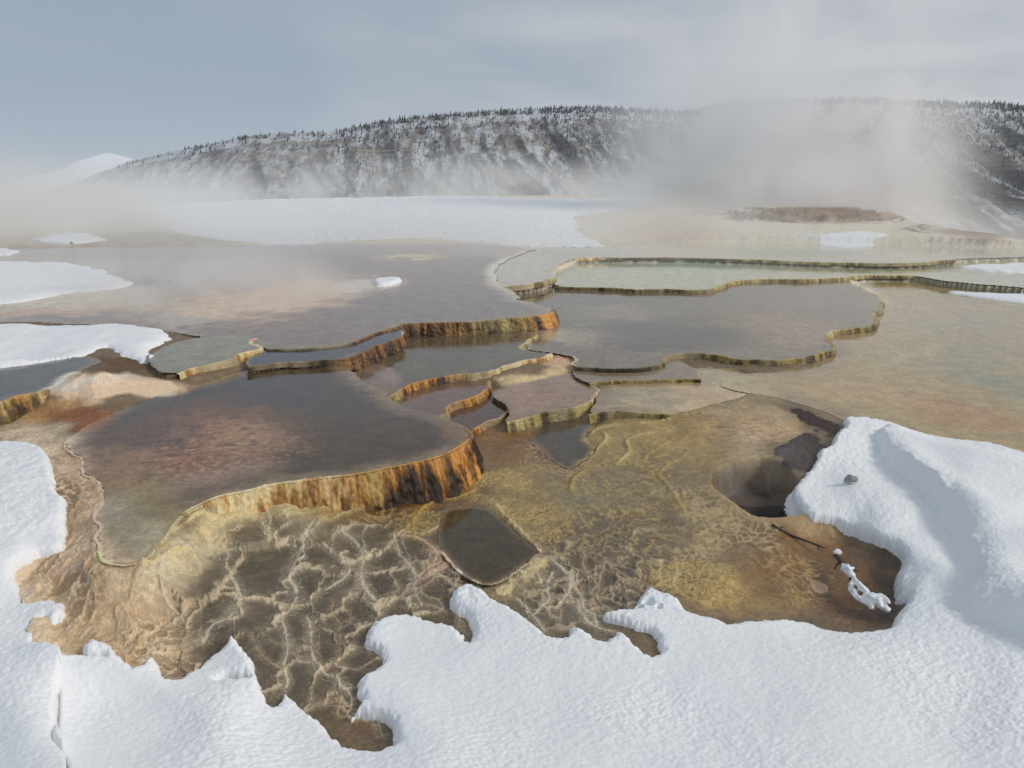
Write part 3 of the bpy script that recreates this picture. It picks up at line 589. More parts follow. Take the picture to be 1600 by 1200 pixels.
# ------------------------------------------------------------------ snow
def snow_T(P, T, r, md=None):
    md = md or max(.5, r); d = sdf(P, md); t = np.clip(d / r, 0, 1)
    return d, T * np.sqrt(np.clip(1 - (1 - t) ** 2, 0, 1))
FG = [(0,682,.56),(50,686,.56),(72,700,.55),(86,740,.55),(82,765,.52),(100,785,.5),(106,802,.48),(100,830,.46),(103,850,.44),(92,861,.42),(68,866,.4),(52,878,.36),(40,890,.34),(22,912,.28),(36,936,.24),(53,946,.24),(67,938,.24),(84,939,.24),(103,950,.22),(108,965,.2),(104,980,.17),(84,998,.15),(67,992,.14),(62,1004,.14),(66,1032,.12),(98,1042,.1),(105,1054,.08),(126,1060,.06),(157,1063,.05),(174,1061,.05),(168,1052,.07),(149,1054,.09),(135,1049,.11),(131,1037,.12),(140,1026,.12),(169,1023,.12),(182,1037,.12),(194,1049,.1),(216,1060,.1),(232,1043,.1),(245,1036,.1),(254,1049,.1),(257,1062,.1),(276,1063,.1),(284,1054),(309,1040),(332,1020),(351,1015),(356,1006),(366,1006),(382,1020),(394,1037),(398,1052),(396,1064),(377,1067),(357,1062),(340,1064),(350,1071,.04),(366,1071,.04),(388,1068,.05),(408,1067,.08),(412,1087),(421,1094),(436,1092),(439,1076),(445,1073),(456,1078),(468,1088),(477,1098),(496,1106),(503,1119),(516,1136),(536,1150),(564,1158),(581,1163),(603,1160),(616,1150),(612,1136,.03),(611,1128,.05),(603,1123,.05),(592,1116,.05),(575,1111,.05),(558,1106,.05),(544,1106),(552,1094),(565,1082,.08),(557,1071),(557,1060),(564,1043),(589,1036),(600,1029,.05),(594,1018,.04),(569,1001,.06),(567,990),(575,970),(603,953),(645,949),(668,959),(702,964),(721,978),(724,990),(735,995),(738,990,.05),(730,967,.04),(718,953),(704,942),(702,931),(716,917),(730,912),(749,919),(766,933),(792,949),(826,967),(848,985),(862,992),(879,995),(886,988),(891,978),(903,977),(919,985),(933,999),(952,998),(961,984),(973,981),(983,992),(995,1004),(1014,1016),(1030,1012),(1032,1002),(1020,991,.05),(1000,986,.05),(975,979,.04),(955,970,.05),(937,958),(952,949),(996,947),(998,931),(1011,917),(1031,926),(1062,933),(1073,953),(1087,956),(1110,959),(1127,963),(1142,971),(1155,964),(1189,962),(1220,958),(1258,958),(1290,970),(1318,976),(1360,979),(1388,976),(1398,968),(1401,957),(1419,938,.06),(1417,930,.08),(1408,928,.1),(1402,910,.12),(1401,888,.14),(1414,873,.14),(1409,862,.12),(1391,850,.12),(1377,846,.12),(1360,836,.13),(1339,818,.16),(1325,813,.18),(1304,801,.2),(1290,797,.22),(1265,792,.24),(1253,776,.26),(1238,752,.28),(1259,734,.29),(1279,712,.31),(1276,704,.32),(1300,696,.33),(1304,674,.36),(1320,664,.38),(1316,650,.36),(1334,646,.37),(1360,647,.37),(1390,650,.38),(1420,656,.39),(1476,666,.40),(1525,676,.40),(1562,687,.41),(1600,697,.42),(1750,735,.44),(2200,820,.5),(2800,1000,.4),(3200,1300,.2),(3000,2600,.1),(-1400,2600,.1),(-1600,1400,.3),(-1400,1000,.5),(-600,760,.6),(-200,700,.6)]
P = prep(FG, .10, amp=.35, smooth=1, ds=.035)
P = P + .012 * np.stack([vnoise(P[:, 0] * 14, P[:, 1] * 14, 1), vnoise(P[:, 0] * 14, P[:, 1] * 14, 2)], 1)
dS, tS = snow_T(P, 1.0, .07, 1.0)
GB = BASE + 0.0
rag = .022 * fbm(X * 11, Y * 11, 3, 301) + .010 * vnoise(X * 38, Y * 38, 302)
dS = np.where(np.abs(dS) < .95, dS + rag, dS); tS = np.sqrt(np.clip(1 - (1 - np.clip(dS / .07, 0, 1)) ** 2, 0, 1)) ** 1.1
Ts = .085 + .04 * vnoise(X * .7, Y * .7, 12)
# plateau on the right bank
PL = prep([(1372,652),(1388,682),(1420,712),(1468,748),(1506,790),(1530,838),(1534,866),(1510,886),(1560,905),(1640,935),(1800,1000),(2400,1200),(2800,1000),(2200,760),(1600,680),(1450,655)], .50, amp=.5)
dP = sdf(PL, 1.0)
plat = .21 * sstep(dP + .05 * fbm(X * 4, Y * 4, 3, 7), -.09, .06) * sstep(dS, -.02, .95)
rimP = .03 * np.exp(-((dP - .12) / .15) ** 2)
bank = prep([(1408,885),(1440,875),(1480,890),(1530,915),(1600,960),(1700,1020)], .2, closed=False, amp=.4)
dB = sdf(bank, .6, False); plat2 = .05 * np.exp(-(dB / .22) ** 2)
crk = prep([(98,1046),(92,1080),(88,1110),(88,1130),(80,1148),(84,1160),(100,1176),(106,1200),(104,1260),(120,1400)], .16, closed=False, amp=.3)
dC = sdf(crk, .6, False)
left_side = PU < np.interp(PV, [1046, 1110, 1148, 1176, 1400], [98, 88, 80, 102, 120])
ridge = np.where(left_side, .085 * np.exp(-(dC / .30) ** 2) , 0) * sstep(dS, 0, .1)
crack = -.05 * np.exp(-(dC / .012) ** 2) * (PV > 1090) * sstep(vnoise(Y * 3.1, X * 3, 8), -.3, .2)
und = .035 * fbm(X * .9, Y * .9, 3, 14) * sstep(dS, 0, .4)
amp_ = .45 + .75 * sstep(fbm(X * .8, Y * .8, 3, 303), -.35, .4)
mic = amp_ * (.0050 * vnoise(X * 12 + Y * 7, Y * 24 - X * 6, 15) + .0042 * vnoise(X * 30 + Y * 12, Y * 44 - X * 12, 16)) + .003 * np.abs(vnoise(X * 9, Y * 12, 19))
lobes = blob(40, 780, 110, 110, 0, .5) + blob(90, 960, 60, 50, 0, .5)
mic = mic + np.clip(lobes, 0, 1) * (.022 * np.abs(vnoise(X * 4, Y * 6, 17)) + .012 * np.abs(vnoise(X * 10, Y * 14, 18)))
crumb = blob(1300, 700, 60, 70, -40, .5) + blob(730, 935, 40, 35, 0, .5) + blob(1030, 945, 50, 25, 0, .5) + blob(1200,760,30,20,0,.5)
slopeb = np.exp(-((dP + .05) / .16) ** 2) * (dP > -.9)
mic = mic + np.clip(crumb, 0, 1) * (.016 * np.abs(vnoise(X * 12, Y * 12, 27)) + .008 * np.abs(vnoise(X * 25, Y * 25, 28)))
mic = mic + slopeb * (.035 * fbm(X * 5, Y * 8, 3, 29) + .008 * vnoise(X * 18, Y * 18, 30))
holes = np.zeros_like(X)
for (a, b, rr) in ((1013, 938, .035), (1000, 944, .02), (1030, 945, .02)):
    hx, hy = unproj(a, b, .13); holes += np.exp(-(((X - hx) ** 2 + (Y - hy) ** 2) / rr ** 2) ** 1.5)
ZS = GB + tS * (Ts + plat + plat2 + rimP + ridge + und) + mic * sstep(dS, 0, .05) + crack - .12 * holes
ZS = np.where(dS > 0, ZS, GB - .02 - 1.5 * np.minimum(-dS, .3))
Z = np.where(dS > .06, np.minimum(Z, GB - .04), Z)

# far snow sheets
FARS = [
 ('snow', 'large white snow shelf across the far side of the pools', .08, 1.6, .76, [(262,362),(300,369),(340,373),(420,378),(480,377),(560,373),(640,371),(720,373),(800,378),(850,380),(905,381),(952,379),(915,371),(900,364),(905,356),(890,349),(930,340,1.1),(970,330,1.4),(1010,318,1.9),(1100,300,2.6),(900,297,2.8),(500,300,2.6),(250,312,1.9),(200,330,1.3),(230,350,.9)]),
 ('snow_patch', 'tongue of snow on the flats at the far left', .055, .4, .78, [(-300,408),(0,402),(60,402),(105,404),(128,411),(160,415),(175,421),(195,428),(212,437),(180,441),(110,448),(60,456),(0,465),(-300,490)]),
 ('snow_patch', 'broken snow tongue above the blue-grey pool at the left edge', .07, .3, .76, [(-300,512),(0,497),(60,499),(130,501),(200,497),(245,503),(258,514),(250,527),(236,531),(232,551),(212,552),(204,545),(192,534),(170,531),(140,538),(95,550),(30,560),(0,566),(-300,590)]),
 ('snow_patch', 'thin oval snow patch far back at the left', .08, .25, .85, [(54,370),(80,366),(105,364),(140,365),(162,369),(140,374),(100,376),(75,374)]),
 ('snow_patch', 'sliver of snow cut off by the left edge', .08, .25, .80, [(-80,384),(0,383),(30,386),(20,390),(0,392),(-80,395)]),
 ('snow_patch', 'tiny snow lump on the pale flats of the violet-grey pool', .10, .15, .68, [(584,441),(596,436),(612,433),(634,435),(632,438),(606,441),(594,446)]),
 ('snow_patch', 'upper strip of snow at the right edge', .05, .4, .74, [(1490,404),(1540,400),(1600,397),(1900,394),(1900,410),(1600,412),(1550,410)]),
 ('snow_patch', 'lower strip of snow at the right edge', .04, .4, .52, [(1476,441),(1530,442),(1600,445),(1900,456),(1900,480),(1600,459),(1540,451)]),
 ('snow_patch', 'white patch before the brown mound on the far right', .035, .5, .84, [(1270,372),(1310,366),(1370,366),(1390,371),(1350,377),(1300,378)]),
]

# ------------------------------------------------------------------ materials
def new_mat(name):
    m = bpy.data.materials.new(name); m.use_nodes = True; t = NT(m.node_tree); t.n.clear()
    b = t.add('ShaderNodeBsdfPrincipled'); o = t.add('ShaderNodeOutputMaterial', {'Surface': b.outputs[0]})
    return m, t, b
def link(t, a, b): t.l.new(a, b)
def mat_ground():
    m, t, b = new_mat('travertine ground')
    co = t.add('ShaderNodeTexCoord').outputs['Object']
    c = t.add('ShaderNodeAttribute', attribute_name='col').outputs['Color']; wt = t.add('ShaderNodeAttribute', attribute_name='wet').outputs['Fac']
    n = t.noise(co, 60, 5, .65); n2 = t.noise(co, 17, 4, .6)
    sp = t.noise(co, 190, 3, .7); k = t.math('MULTIPLY_ADD', n, .9, .55); k = t.math('MULTIPLY', k, t.math('MULTIPLY_ADD', sp, 1.6, .2)); c = t.mix(1, c, t.add('ShaderNodeCombineColor', {0: k, 1: k, 2: k}).outputs[0], 'MULTIPLY')
    k2 = t.math('MULTIPLY_ADD', n2, .5, .75); c = t.mix(1, c, t.add('ShaderNodeCombineColor', {0: k2, 1: k2, 2: k2}).outputs[0], 'MULTIPLY')
    link(t, c, b.inputs['Base Color'])
    link(t, t.math('SUBTRACT', .75, t.math('MULTIPLY', wt, .55)), b.inputs['Roughness'])
    bp = t.add('ShaderNodeBump', {'Strength': .55, 'Distance': .018, 'Height': t.math('ADD', n, t.math('MULTIPLY', n2, 1.2))})
    link(t, bp.outputs[0], b.inputs['Normal'])
    return m
def mat_water():
    m, t, b = new_mat('shallow hot water')
    co = t.add('ShaderNodeTexCoord').outputs['Object']
    c = t.add('ShaderNodeAttribute', attribute_name='col').outputs['Color']
    n = t.noise(co, 45, 4, .6); k = t.math('MULTIPLY_ADD', n, .7, .65)
    c = t.mix(1, c, t.add('ShaderNodeCombineColor', {0: k, 1: k, 2: k}).outputs[0], 'MULTIPLY')
    link(t, c, b.inputs['Base Color'])
    b.inputs['IOR'].default_value = 1.33; b.inputs['Specular IOR Level'].default_value = .45; b.inputs['Roughness'].default_value = .045
    r1 = t.noise(t.mapping(co, (1, 2.2, 1)), 16, 3, .5, .4); r2 = t.noise(t.mapping(co, (1, 1.6, 1), (3, 1, 0)), 2.2, 2)
    bp = t.add('ShaderNodeBump', {'Strength': .32, 'Distance': .006, 'Height': t.math('MULTIPLY', r1, t.ramp(r2, .3, .7))})
    link(t, bp.outputs[0], b.inputs['Normal'])
    return m
def mat_rim():
    m, t, b = new_mat('wet travertine rim')
    co = t.add('ShaderNodeTexCoord').outputs['Object']
    c = t.add('ShaderNodeAttribute', attribute_name='col').outputs['Color']
    n = t.noise(t.mapping(co, (1, 1, .35)), 55, 5, .7); k = t.math('MULTIPLY_ADD', n, 1.5, .25)
    c = t.mix(1, c, t.add('ShaderNodeCombineColor', {0: k, 1: k, 2: k}).outputs[0], 'MULTIPLY')
    link(t, c, b.inputs['Base Color']); b.inputs['Roughness'].default_value = .42
    bp = t.add('ShaderNodeBump', {'Strength': .8, 'Distance': .015, 'Height': n}); link(t, bp.outputs[0], b.inputs['Normal'])
    return m
def mat_snow():
    m, t, b = new_mat('granular snow')
    co = t.add('ShaderNodeTexCoord').outputs['Object']
    n = t.noise(t.mapping(co, (1, 1.3, 1), rot=(0, 0, .5)), 26, 3, .55, .3); n2 = t.noise(co, 90, 3, .6); big = t.noise(co, .7, 3)
    c = t.mix(t.ramp(big, .35, .65), (.90, .905, .915), (.93, .93, .93)); link(t, c, b.inputs['Base Color'])
    b.inputs['Roughness'].default_value = .6; b.inputs['Specular IOR Level'].default_value = .25
    bp = t.add('ShaderNodeBump', {'Strength': .38, 'Distance': .012, 'Height': t.math('ADD', t.math('MULTIPLY', n, t.ramp(big, .3, .6)), t.math('MULTIPLY', n2, .35))}); link(t, bp.outputs[0], b.inputs['Normal'])
    return m
M_G, M_W, M_R, M_S = mat_ground(), mat_water(), mat_rim(), mat_snow()

def submesh(name, zarr, keep, mat, attrs):
    """faces of the terrain grid whose four corners pass keep; zarr gives their heights"""
    f = keep[:-1, :-1] & keep[1:, :-1] & keep[:-1, 1:] & keep[1:, 1:]
    i, j = np.nonzero(f)
    if len(i) == 0: return None
    idx = np.stack([i * NC + j, i * NC + j + 1, (i + 1) * NC + j + 1, (i + 1) * NC + j], 1)
    used, inv = np.unique(idx.ravel(), return_inverse=True)
    V = np.stack([X.ravel()[used], Y.ravel()[used], zarr.ravel()[used]], 1)
    at = {k: (v.reshape(-1, 3)[used] if v.ndim == 3 else v.ravel()[used]) for k, v in attrs.items()}
    return mesh_obj(name, V, inv.reshape(-1, 4), mat, attrs=at)

mxc = np.maximum(base_c.max(-1, keepdims=True), 1e-6); base_c = base_c * np.minimum(1, .86 / mxc)
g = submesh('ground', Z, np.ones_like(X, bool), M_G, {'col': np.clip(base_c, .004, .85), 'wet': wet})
tag(g, 'travertine terrace ground of veined brown and cream crust', kind='structure')
WG = 1.45
for i, (nm, z, lab, pts) in enumerate(POOLS):
    d = SD[i]
    vis = (d > -.035) & (Z < z + .001)
    higher = np.zeros_like(vis)
    for k in range(len(POOLS)):
        if POOLS[k][1] > z: higher |= SD[k] > 0
    vis &= ~higher
    o = submesh('water', np.full_like(X, z), vis, M_W, {'col': np.clip(base_c * (WG if nm in 'JIHBKRL' else 1.3), .003, .8)})
    if o: tag(o, lab, kind='structure')
o = submesh('water', np.full_like(X, -.15), dpit > .0, M_W, {'col': np.zeros_like(base_c) + lin((44, 38, 34))}); tag(o, 'dark steaming water at the bottom of the vent pit', kind='structure')
o = submesh('snow', ZS, dS > -.08, M_S, {}); tag(o, 'white foreground snow wrapping round both sides of the pools', kind='structure')
for nm, lab, T, r, z, pts in FARS:
    P = prep(pts, z, amp=1.5, smooth=1); P = P + .25 * np.stack([fbm(P[:, 0] * .8, P[:, 1] * .8, 3, 1), fbm(P[:, 0] * .8, P[:, 1] * .8, 3, 2)], 1) * np.clip(P[:, 1:] / 40, 0, 1)
    d, t = snow_T(P, T, r, max(1.6, r)); dn = .45 * fbm(X * 1.2, Y * .8, 4, 71) * np.clip(Y / 30, .2, 1); d = np.where(d > -1.5, d + dn, d); t = T * np.sqrt(np.clip(1 - (1 - np.clip(d / r, 0, 1)) ** 2, 0, 1))
    ground = np.maximum(np.where(pid >= 0, np.array([p[1] for p in POOLS] + [0])[pid], -9), Z)
    gap = fbm(X * .30, Y * .7, 4, 66) * .5 + fbm(X * 3, Y * 1.5, 2, 67) * .25
    if nm == 'snow': gm = sstep(gap, .07, .17) * sstep(FADE_BACK - 1, 0, -2)
    else: gm = sstep(gap, .30, .4) * .8
    zs = np.where(d > 0, ground + t * (1 + .4 * fbm(X * .8, Y * .8, 3, 68)) - gm * (T + .05) + .02 * fbm(X * 2.5, Y * 2.5, 3, 69) * t / T, ground - .01 + d * .4)
    o = submesh(nm, zs, d > -.2, M_S, {})
    if o: tag(o, lab, kind='structure')

# ------------------------------------------------------------------ rims
PAL = {'or': ((222,160,76),(158,102,34),(48,30,12)), 'ol': ((178,158,98),(118,100,52),(58,46,24)), 'cr': ((240,222,178),(222,188,122),(160,112,56)), 'ye': ((216,200,146),(176,154,98),(108,92,54)),
       'br': ((158,112,60),(98,62,30),(40,26,16)), 'pk': ((246,214,186),(232,182,142),(190,120,78)), 'dk': ((110,92,62),(62,50,34),(30,24,18))}
PA = {k: lin(np.array(v)) for k, v in PAL.items()}
RIMLAB = {
 ('J',0): 'short cream-yellow rim at the back left corner of the pale green pool', ('J',1): 'long thin far rim with a cream lip behind the pale green pool',
 ('B',0): 'tall dark brown fluted rim crossing the centre above the grey pool', ('B',1): 'little brown rim scrap at the back of the centre beside the short cream-yellow rim',
 ('O',0): 'curved cream rim running diagonally on the left', ('N',0): 'mossy olive rim at the left edge beside the peach tongue',
 ('Bs',0): 'dark brown stepped rim left of the grey centre pool', ('A',0): 'longest rim, round the large dark pool, cream at left, tall orange at right', ('A',1): 'stub of mossy rim on the back edge of the large dark pool',
 ('I',0): 'long wavy olive rim between the green and grey-blue pools', ('H',0): 'long olive rim snaking round the right of the wide grey-blue pool',
 ('C',0): 'diagonal rim, orange turning cream, below the grey centre pool', ('C',1): 'tiny pale rim at the right end of the grey centre pool',
 ('D',0): 'upper of the two orange-brown steps beside the large dark pool', ('E',0): 'lower of the two orange-brown steps beside the large dark pool',
 ('R',0): 'straight olive rim behind the tan pool right of centre', ('G',0): 'scalloped olive-cream rim round the rosy-beige pool', ('L',0): 'lumpy olive rim in front of the tan pool right of centre'}
def make_rim(P, zt, drop, pal, seed, orient):
    # P (n,2) path, drop (n,), pal (n,3,3)
    n = len(P); T = np.gradient(P, axis=0); k = 5
    Tm = np.stack([np.convolve(np.pad(T[:, i], (k, k), 'edge'), np.ones(2 * k + 1) / (2 * k + 1), 'valid') for i in (0, 1)], 1)
    L = np.hypot(Tm[:, 0], Tm[:, 1])[:, None] + 1e-9; Tm /= L
    N = np.stack([Tm[:, 1], -Tm[:, 0]], 1) * orient
    s = np.concatenate([[0], np.cumsum(np.hypot(*np.diff(P, axis=0).T))])
    r = np.hypot(P[:, 0], P[:, 1]); sc = np.clip(r / 9, .8, 3.0)
    m = 22
    hs = np.concatenate([[-2, -1, 0], np.linspace(0, 1, m - 3)[1:]])
    ends = np.clip(np.minimum(s, s[-1] - s) / (.12 * sc), 0, 1)
    lip = (.012 + .008 * vnoise(s * 9 / sc, s * 0 + 3, seed) + .005 * vnoise(s * 26 / sc, s * 0, seed + 1)) * (.6 + .25 * sc) * ends * np.clip(drop / .08, .35, 1)
    V = []; Cc = []
    fade = (sstep(vnoise(s * .9 / sc, s * 0 + 2, seed + 21) + .6 * vnoise(s * 3.1 / sc, s * 0 + 4, seed + 22), .0, .5) * (1 - sstep(drop, .10, .22)) * .85)[:, None]
    lip = lip * (.6 + .9 * sstep(vnoise(s * 2.2 / sc, s * 0 + 8, seed + 23), -.4, .4))
    fl1 = np.abs(vnoise(s * 5.5 / sc ** .5, s * 0, seed + 2)); fl2 = np.abs(vnoise(s * 15 / sc ** .5, s * 0 + 7, seed + 3))
    for q, h in enumerate(hs):
        if h == -2: off = np.full(n, -.045) * sc; z = np.full(n, -.02)
        elif h == -1: off = np.full(n, -.018) * sc; z = lip * .6
        elif h == 0: off = np.full(n, .004) * sc; z = lip
        else:
            flute = .045 * fl1 + .022 * fl2
            nn = .012 * vnoise(s * 12, drop * 0 + h * 5, seed + 5) + .010 * vnoise(s * 28, h * drop * 40, seed + 6)
            off = .016 * sc + drop * (.10 * math.sin(h * 2.2) + .22 * h ** 2) * 1.2 + (flute * (h ** .6) + nn) * np.clip(drop / .22, .15, 1.6)
            z = lip * (1 - h) ** 3 - (drop + .05) * h
        V.append(np.stack([P[:, 0] + N[:, 0] * off, P[:, 1] + N[:, 1] * off, zt + z], 1))
        hh = max(h, 0)
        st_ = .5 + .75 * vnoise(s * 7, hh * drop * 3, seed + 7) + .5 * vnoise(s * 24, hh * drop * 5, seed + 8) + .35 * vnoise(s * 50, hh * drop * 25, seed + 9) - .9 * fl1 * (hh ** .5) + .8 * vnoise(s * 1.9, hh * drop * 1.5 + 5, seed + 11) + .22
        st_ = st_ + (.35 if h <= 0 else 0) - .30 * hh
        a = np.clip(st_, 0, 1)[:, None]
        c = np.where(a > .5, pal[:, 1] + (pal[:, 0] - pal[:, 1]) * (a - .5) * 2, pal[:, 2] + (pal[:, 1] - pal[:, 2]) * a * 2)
        c = c * (1 - fade) + lin((172, 156, 120)) * fade
        Cc.append(c)
    V = np.array(V); Cc = np.array(Cc); V = V.reshape(-1, 3); Cc = Cc.reshape(-1, 3)
    a = np.arange(m - 1)[:, None] * n + np.arange(n - 1)[None, :]
    q = np.stack([a, a + 1, a + n + 1, a + n], -1).reshape(-1, 4)
    if orient < 0: q = q[:, ::-1]
    return mesh_obj('terrace_rim', V, q, M_R, attrs={'col': Cc})
for i, (nm, zt, lab, pts) in enumerate(POOLS):
    W = np.array([unproj(p[0], p[1], zt) for p in pts]); x, y = W[:, 0], W[:, 1]
    area = (x * np.roll(y, -1) - np.roll(x, -1) * y).sum(); orient = 1 if area > 0 else -1
    runs = []; cur = []
    for k, p in enumerate(pts):
        if len(p) > 2: cur.append(k)
        else:
            if len(cur) > 1: runs.append(cur)
            cur = []
    if len(cur) > 1: runs.append(cur)
    for ri, run in enumerate(runs):
        A = np.array([[x[k], y[k], pts[k][2], *PA[pts[k][3]].ravel()] for k in run])
        A = chaikin(A, 2); r0 = np.hypot(A[:, 0], A[:, 1]).mean(); A = resample(A, .0011 * r0)
        P2 = wobble(A[:, :2])
        o = make_rim(P2, zt, A[:, 2], A[:, 3:].reshape(-1, 3, 3), 100 + i * 10 + ri, orient)
        tag(o, RIMLAB.get((nm, ri), 'travertine rim'), 'rim', 'scalloped travertine rims of the pools')

# ------------------------------------------------------------------ sticks, branch, rock
def tube(pts, rad, sides=10, seed=0, bump=.15):
    P = np.array(pts, float); rad = np.array(rad, float)
    Q = chaikin(np.column_stack([P, rad]), 2); Q = np.array(resample(np.column_stack([Q[:, :3], Q[:, 3]]), .02)); P, rad = Q[:, :3], Q[:, 3]
    T = np.gradient(P, axis=0); T /= np.linalg.norm(T, axis=1)[:, None] + 1e-9
    U = np.cross(T, (0, 0, 1.)); U /= np.linalg.norm(U, axis=1)[:, None] + 1e-9; W = np.cross(T, U)
    a = np.linspace(0, 2 * np.pi, sides, endpoint=False); n = len(P)
    rr = rad[:, None] * (1 + bump * vnoise(np.arange(n)[:, None] * .5 + seed, a[None, :] * 1.3, seed))
    V = P[:, None] + (U[:, None] * np.cos(a)[None, :, None] + W[:, None] * np.sin(a)[None, :, None]) * rr[..., None]
    V = V.reshape(-1, 3); F_ = []
    for i in range(n - 1):
        for j in range(sides): F_.append((i * sides + j, i * sides + (j + 1) % sides, (i + 1) * sides + (j + 1) % sides, (i + 1) * sides + j))
    c0 = len(V); V = np.vstack([V, P[:1], P[-1:]])
    for j in range(sides):
        F_.append((c0, (j + 1) % sides, j, j)); F_.append((c0 + 1, (n - 1) * sides + j, (n - 1) * sides + (j + 1) % sides, (n - 1) * sides + (j + 1) % sides))
    return V, [tuple(dict.fromkeys(f)) for f in F_]
def build(name, parts, mat, parent=None, origin=(0, 0, 0)):
    me = bpy.data.meshes.new(name); VV = []; FF = []; off = 0
    for V, F_ in parts:
        VV += [tuple(np.array(v) - np.array(origin)) for v in V]; FF += [tuple(i + off for i in f) for f in F_]; off += len(V)
    me.from_pydata(VV, [], FF); me.polygons.foreach_set('use_smooth', [True] * len(me.polygons)); me.materials.append(mat); me.update()
    o = bpy.data.objects.new(name, me); C.objects.link(o)
    if parent: o.parent = parent
    else: o.location = origin
    return o
def ball(c, r, seed=0):
    bm = bmesh.new(); bmesh.ops.create_icosphere(bm, subdivisions=3, radius=1)
    V = np.array([v.co for v in bm.verts]); F_ = [tuple(v.index for v in f.verts) for f in bm.faces]; bm.free()
    k = 1 + .38 * vnoise(V[:, 0] * 2 + seed, V[:, 1] * 2 + V[:, 2], seed)
    return V * np.array(r) * k[:, None] + np.array(c), F_
def pt(px, py, z):
    a, b = unproj(px, py, z); return (float(a), float(b), z)
mw, t, b = new_mat('weathered dark wood')
co = t.add('ShaderNodeTexCoord').outputs['Object']; n = t.noise(co, 60, 4, .7)
link(t, t.mix(n, (.025, .018, .014), (.13, .095, .07)), b.inputs['Base Color']); b.inputs['Roughness'].default_value = .7
link(t, t.add('ShaderNodeBump', {'Strength': .6, 'Distance': .006, 'Height': n}).outputs[0], b.inputs['Normal'])
o0 = pt(1350, 905, -.04)
br = empty('fallen_branch', o0); tag(br, 'dark fallen branch loaded with clumps of snow in the brown basin', 'branch')
Bp = [pt(1306, 866, .10), pt(1318, 882, .10), pt(1334, 905, .10), pt(1350, 925, .09), pt(1366, 938, .07), pt(1384, 952, .03)]
wood = [tube([pt(1345, 918, .09), pt(1354, 912, .11), pt(1362, 909, .12)], [.006, .004, .002], 7, 31),
        tube([pt(1384, 952, .03), pt(1398, 956, .03), pt(1404, 952, .05)], [.007, .004, .002], 7, 33), tube([pt(1372, 943, .07), pt(1384, 936, .09), pt(1396, 937, .10)], [.007, .004, .002], 7, 34), tube([pt(1312, 874, .10), pt(1302, 870, .13), pt(1298, 862, .15)], [.006, .004, .002], 7, 35), tube(Bp, [.020, .026, .022, .018, .014, .008], 10, 1),
        tube([pt(1320, 884, .10), pt(1334, 889, .14), pt(1340, 893, .15)], [.010, .007, .004], 8, 2),
        tube([pt(1328, 897, .10), pt(1336, 890, .17), pt(1338, 886, .2)], [.008, .006, .003], 8, 5),
        tube([pt(1328, 898, .10), pt(1330, 915, .07), pt(1340, 935, .06), pt(1356, 944, .05), pt(1362, 955, .0)], [.013, .012, .010, .008, .005], 8, 3),
        tube([pt(1360, 934, .08), pt(1378, 932, .12), pt(1388, 940, .11)], [.010, .008, .004], 8, 4),
        tube([pt(1314, 876, .10), pt(1306, 884, .05), pt(1304, 890, .0)], [.010, .007, .004], 8, 7)]
build('limb', wood, mw, br, o0)
snowp = [ball(pt(1309, 863, .122), (.040, .032, .026), 1)]
snowp += [tube([pt(1317, 883, .125), pt(1322, 888, .13), pt(1328, 895, .128), pt(1334, 902, .122)], [.018, .034, .036, .016], 14, 21, .7), ball(pt(1332, 889, .135), (.03, .022, .018), 12)]
snowp += [tube([pt(1334, 903, .12), pt(1342, 914, .128), pt(1352, 924, .122), pt(1366, 935, .115), pt(1382, 948, .08), pt(1389, 956, .05)], [.014, .026, .022, .042, .030, .016], 16, 8, .8),
          tube([pt(1336, 905, .115), pt(1330, 912, .10), pt(1331, 921, .09), pt(1340, 933, .085), pt(1352, 942, .08)], [.012, .024, .020, .026, .012], 14, 9, .8),
          tube([pt(1362, 932, .12), pt(1376, 930, .135), pt(1386, 936, .13), pt(1390, 943, .115)], [.016, .020, .016, .010], 12, 10, .7),
          tube([pt(1350, 930, .10), pt(1358, 942, .085), pt(1364, 952, .06)], [.020, .030, .016], 12, 14, .8)]
for grp in (snowp[:1], snowp[1:3], snowp[3:]):
    sc_ = build('snow_cap', grp, M_S, br, o0)
    md = sc_.modifiers.new('fuse', 'REMESH'); md.mode = 'VOXEL'; md.voxel_size = .007; md.use_smooth_shade = True
o0 = pt(1250, 840, .06)
zg = .09
build_parts = [tube([pt(1207, 820, zg + .03), pt(1222, 830, zg), pt(1245, 840, zg - .01), pt(1268, 848, zg - .03), pt(1291, 857, zg - .05)], [.014, .013, .012, .010, .006], 9, 11),
               tube([pt(1222, 830, zg), pt(1230, 838, zg - .03), pt(1236, 844, zg - .06)], [.010, .008, .005], 8, 12), tube([pt(1215, 826, zg + .01), pt(1222, 824, zg + .03), pt(1225, 822, zg + .05)], [.006, .005, .003], 8, 13), tube([pt(1276, 851, zg - .04), pt(1281, 858, zg - .06), pt(1286, 861, zg - .08)], [.006, .004, .003], 8, 14)]
o = build('stick', build_parts, mw, None, o0); tag(o, 'thin bare dark stick lying between the steaming pit and the snowy branch', 'stick')
mr, t, b = new_mat('grey stone'); co = t.add('ShaderNodeTexCoord').outputs['Object']; n = t.noise(co, 25, 5, .7)
link(t, t.mix(n, (.20, .18, .16), (.5, .47, .43)), b.inputs['Base Color']); b.inputs['Roughness'].default_value = .85
link(t, t.add('ShaderNodeBump', {'Strength': .7, 'Distance': .01, 'Height': n}).outputs[0], b.inputs['Normal'])
bm = bmesh.new()
for q in [(-.085, -.03, -.05), (-.06, .05, -.05), (.10, .03, -.05), (.08, -.04, -.05), (-.07, -.02, .02), (-.02, .02, .075), (.02, .0, .07), (.095, .01, .015), (.02, -.05, .01), (.05, .04, .03)]: bm.verts.new(q)
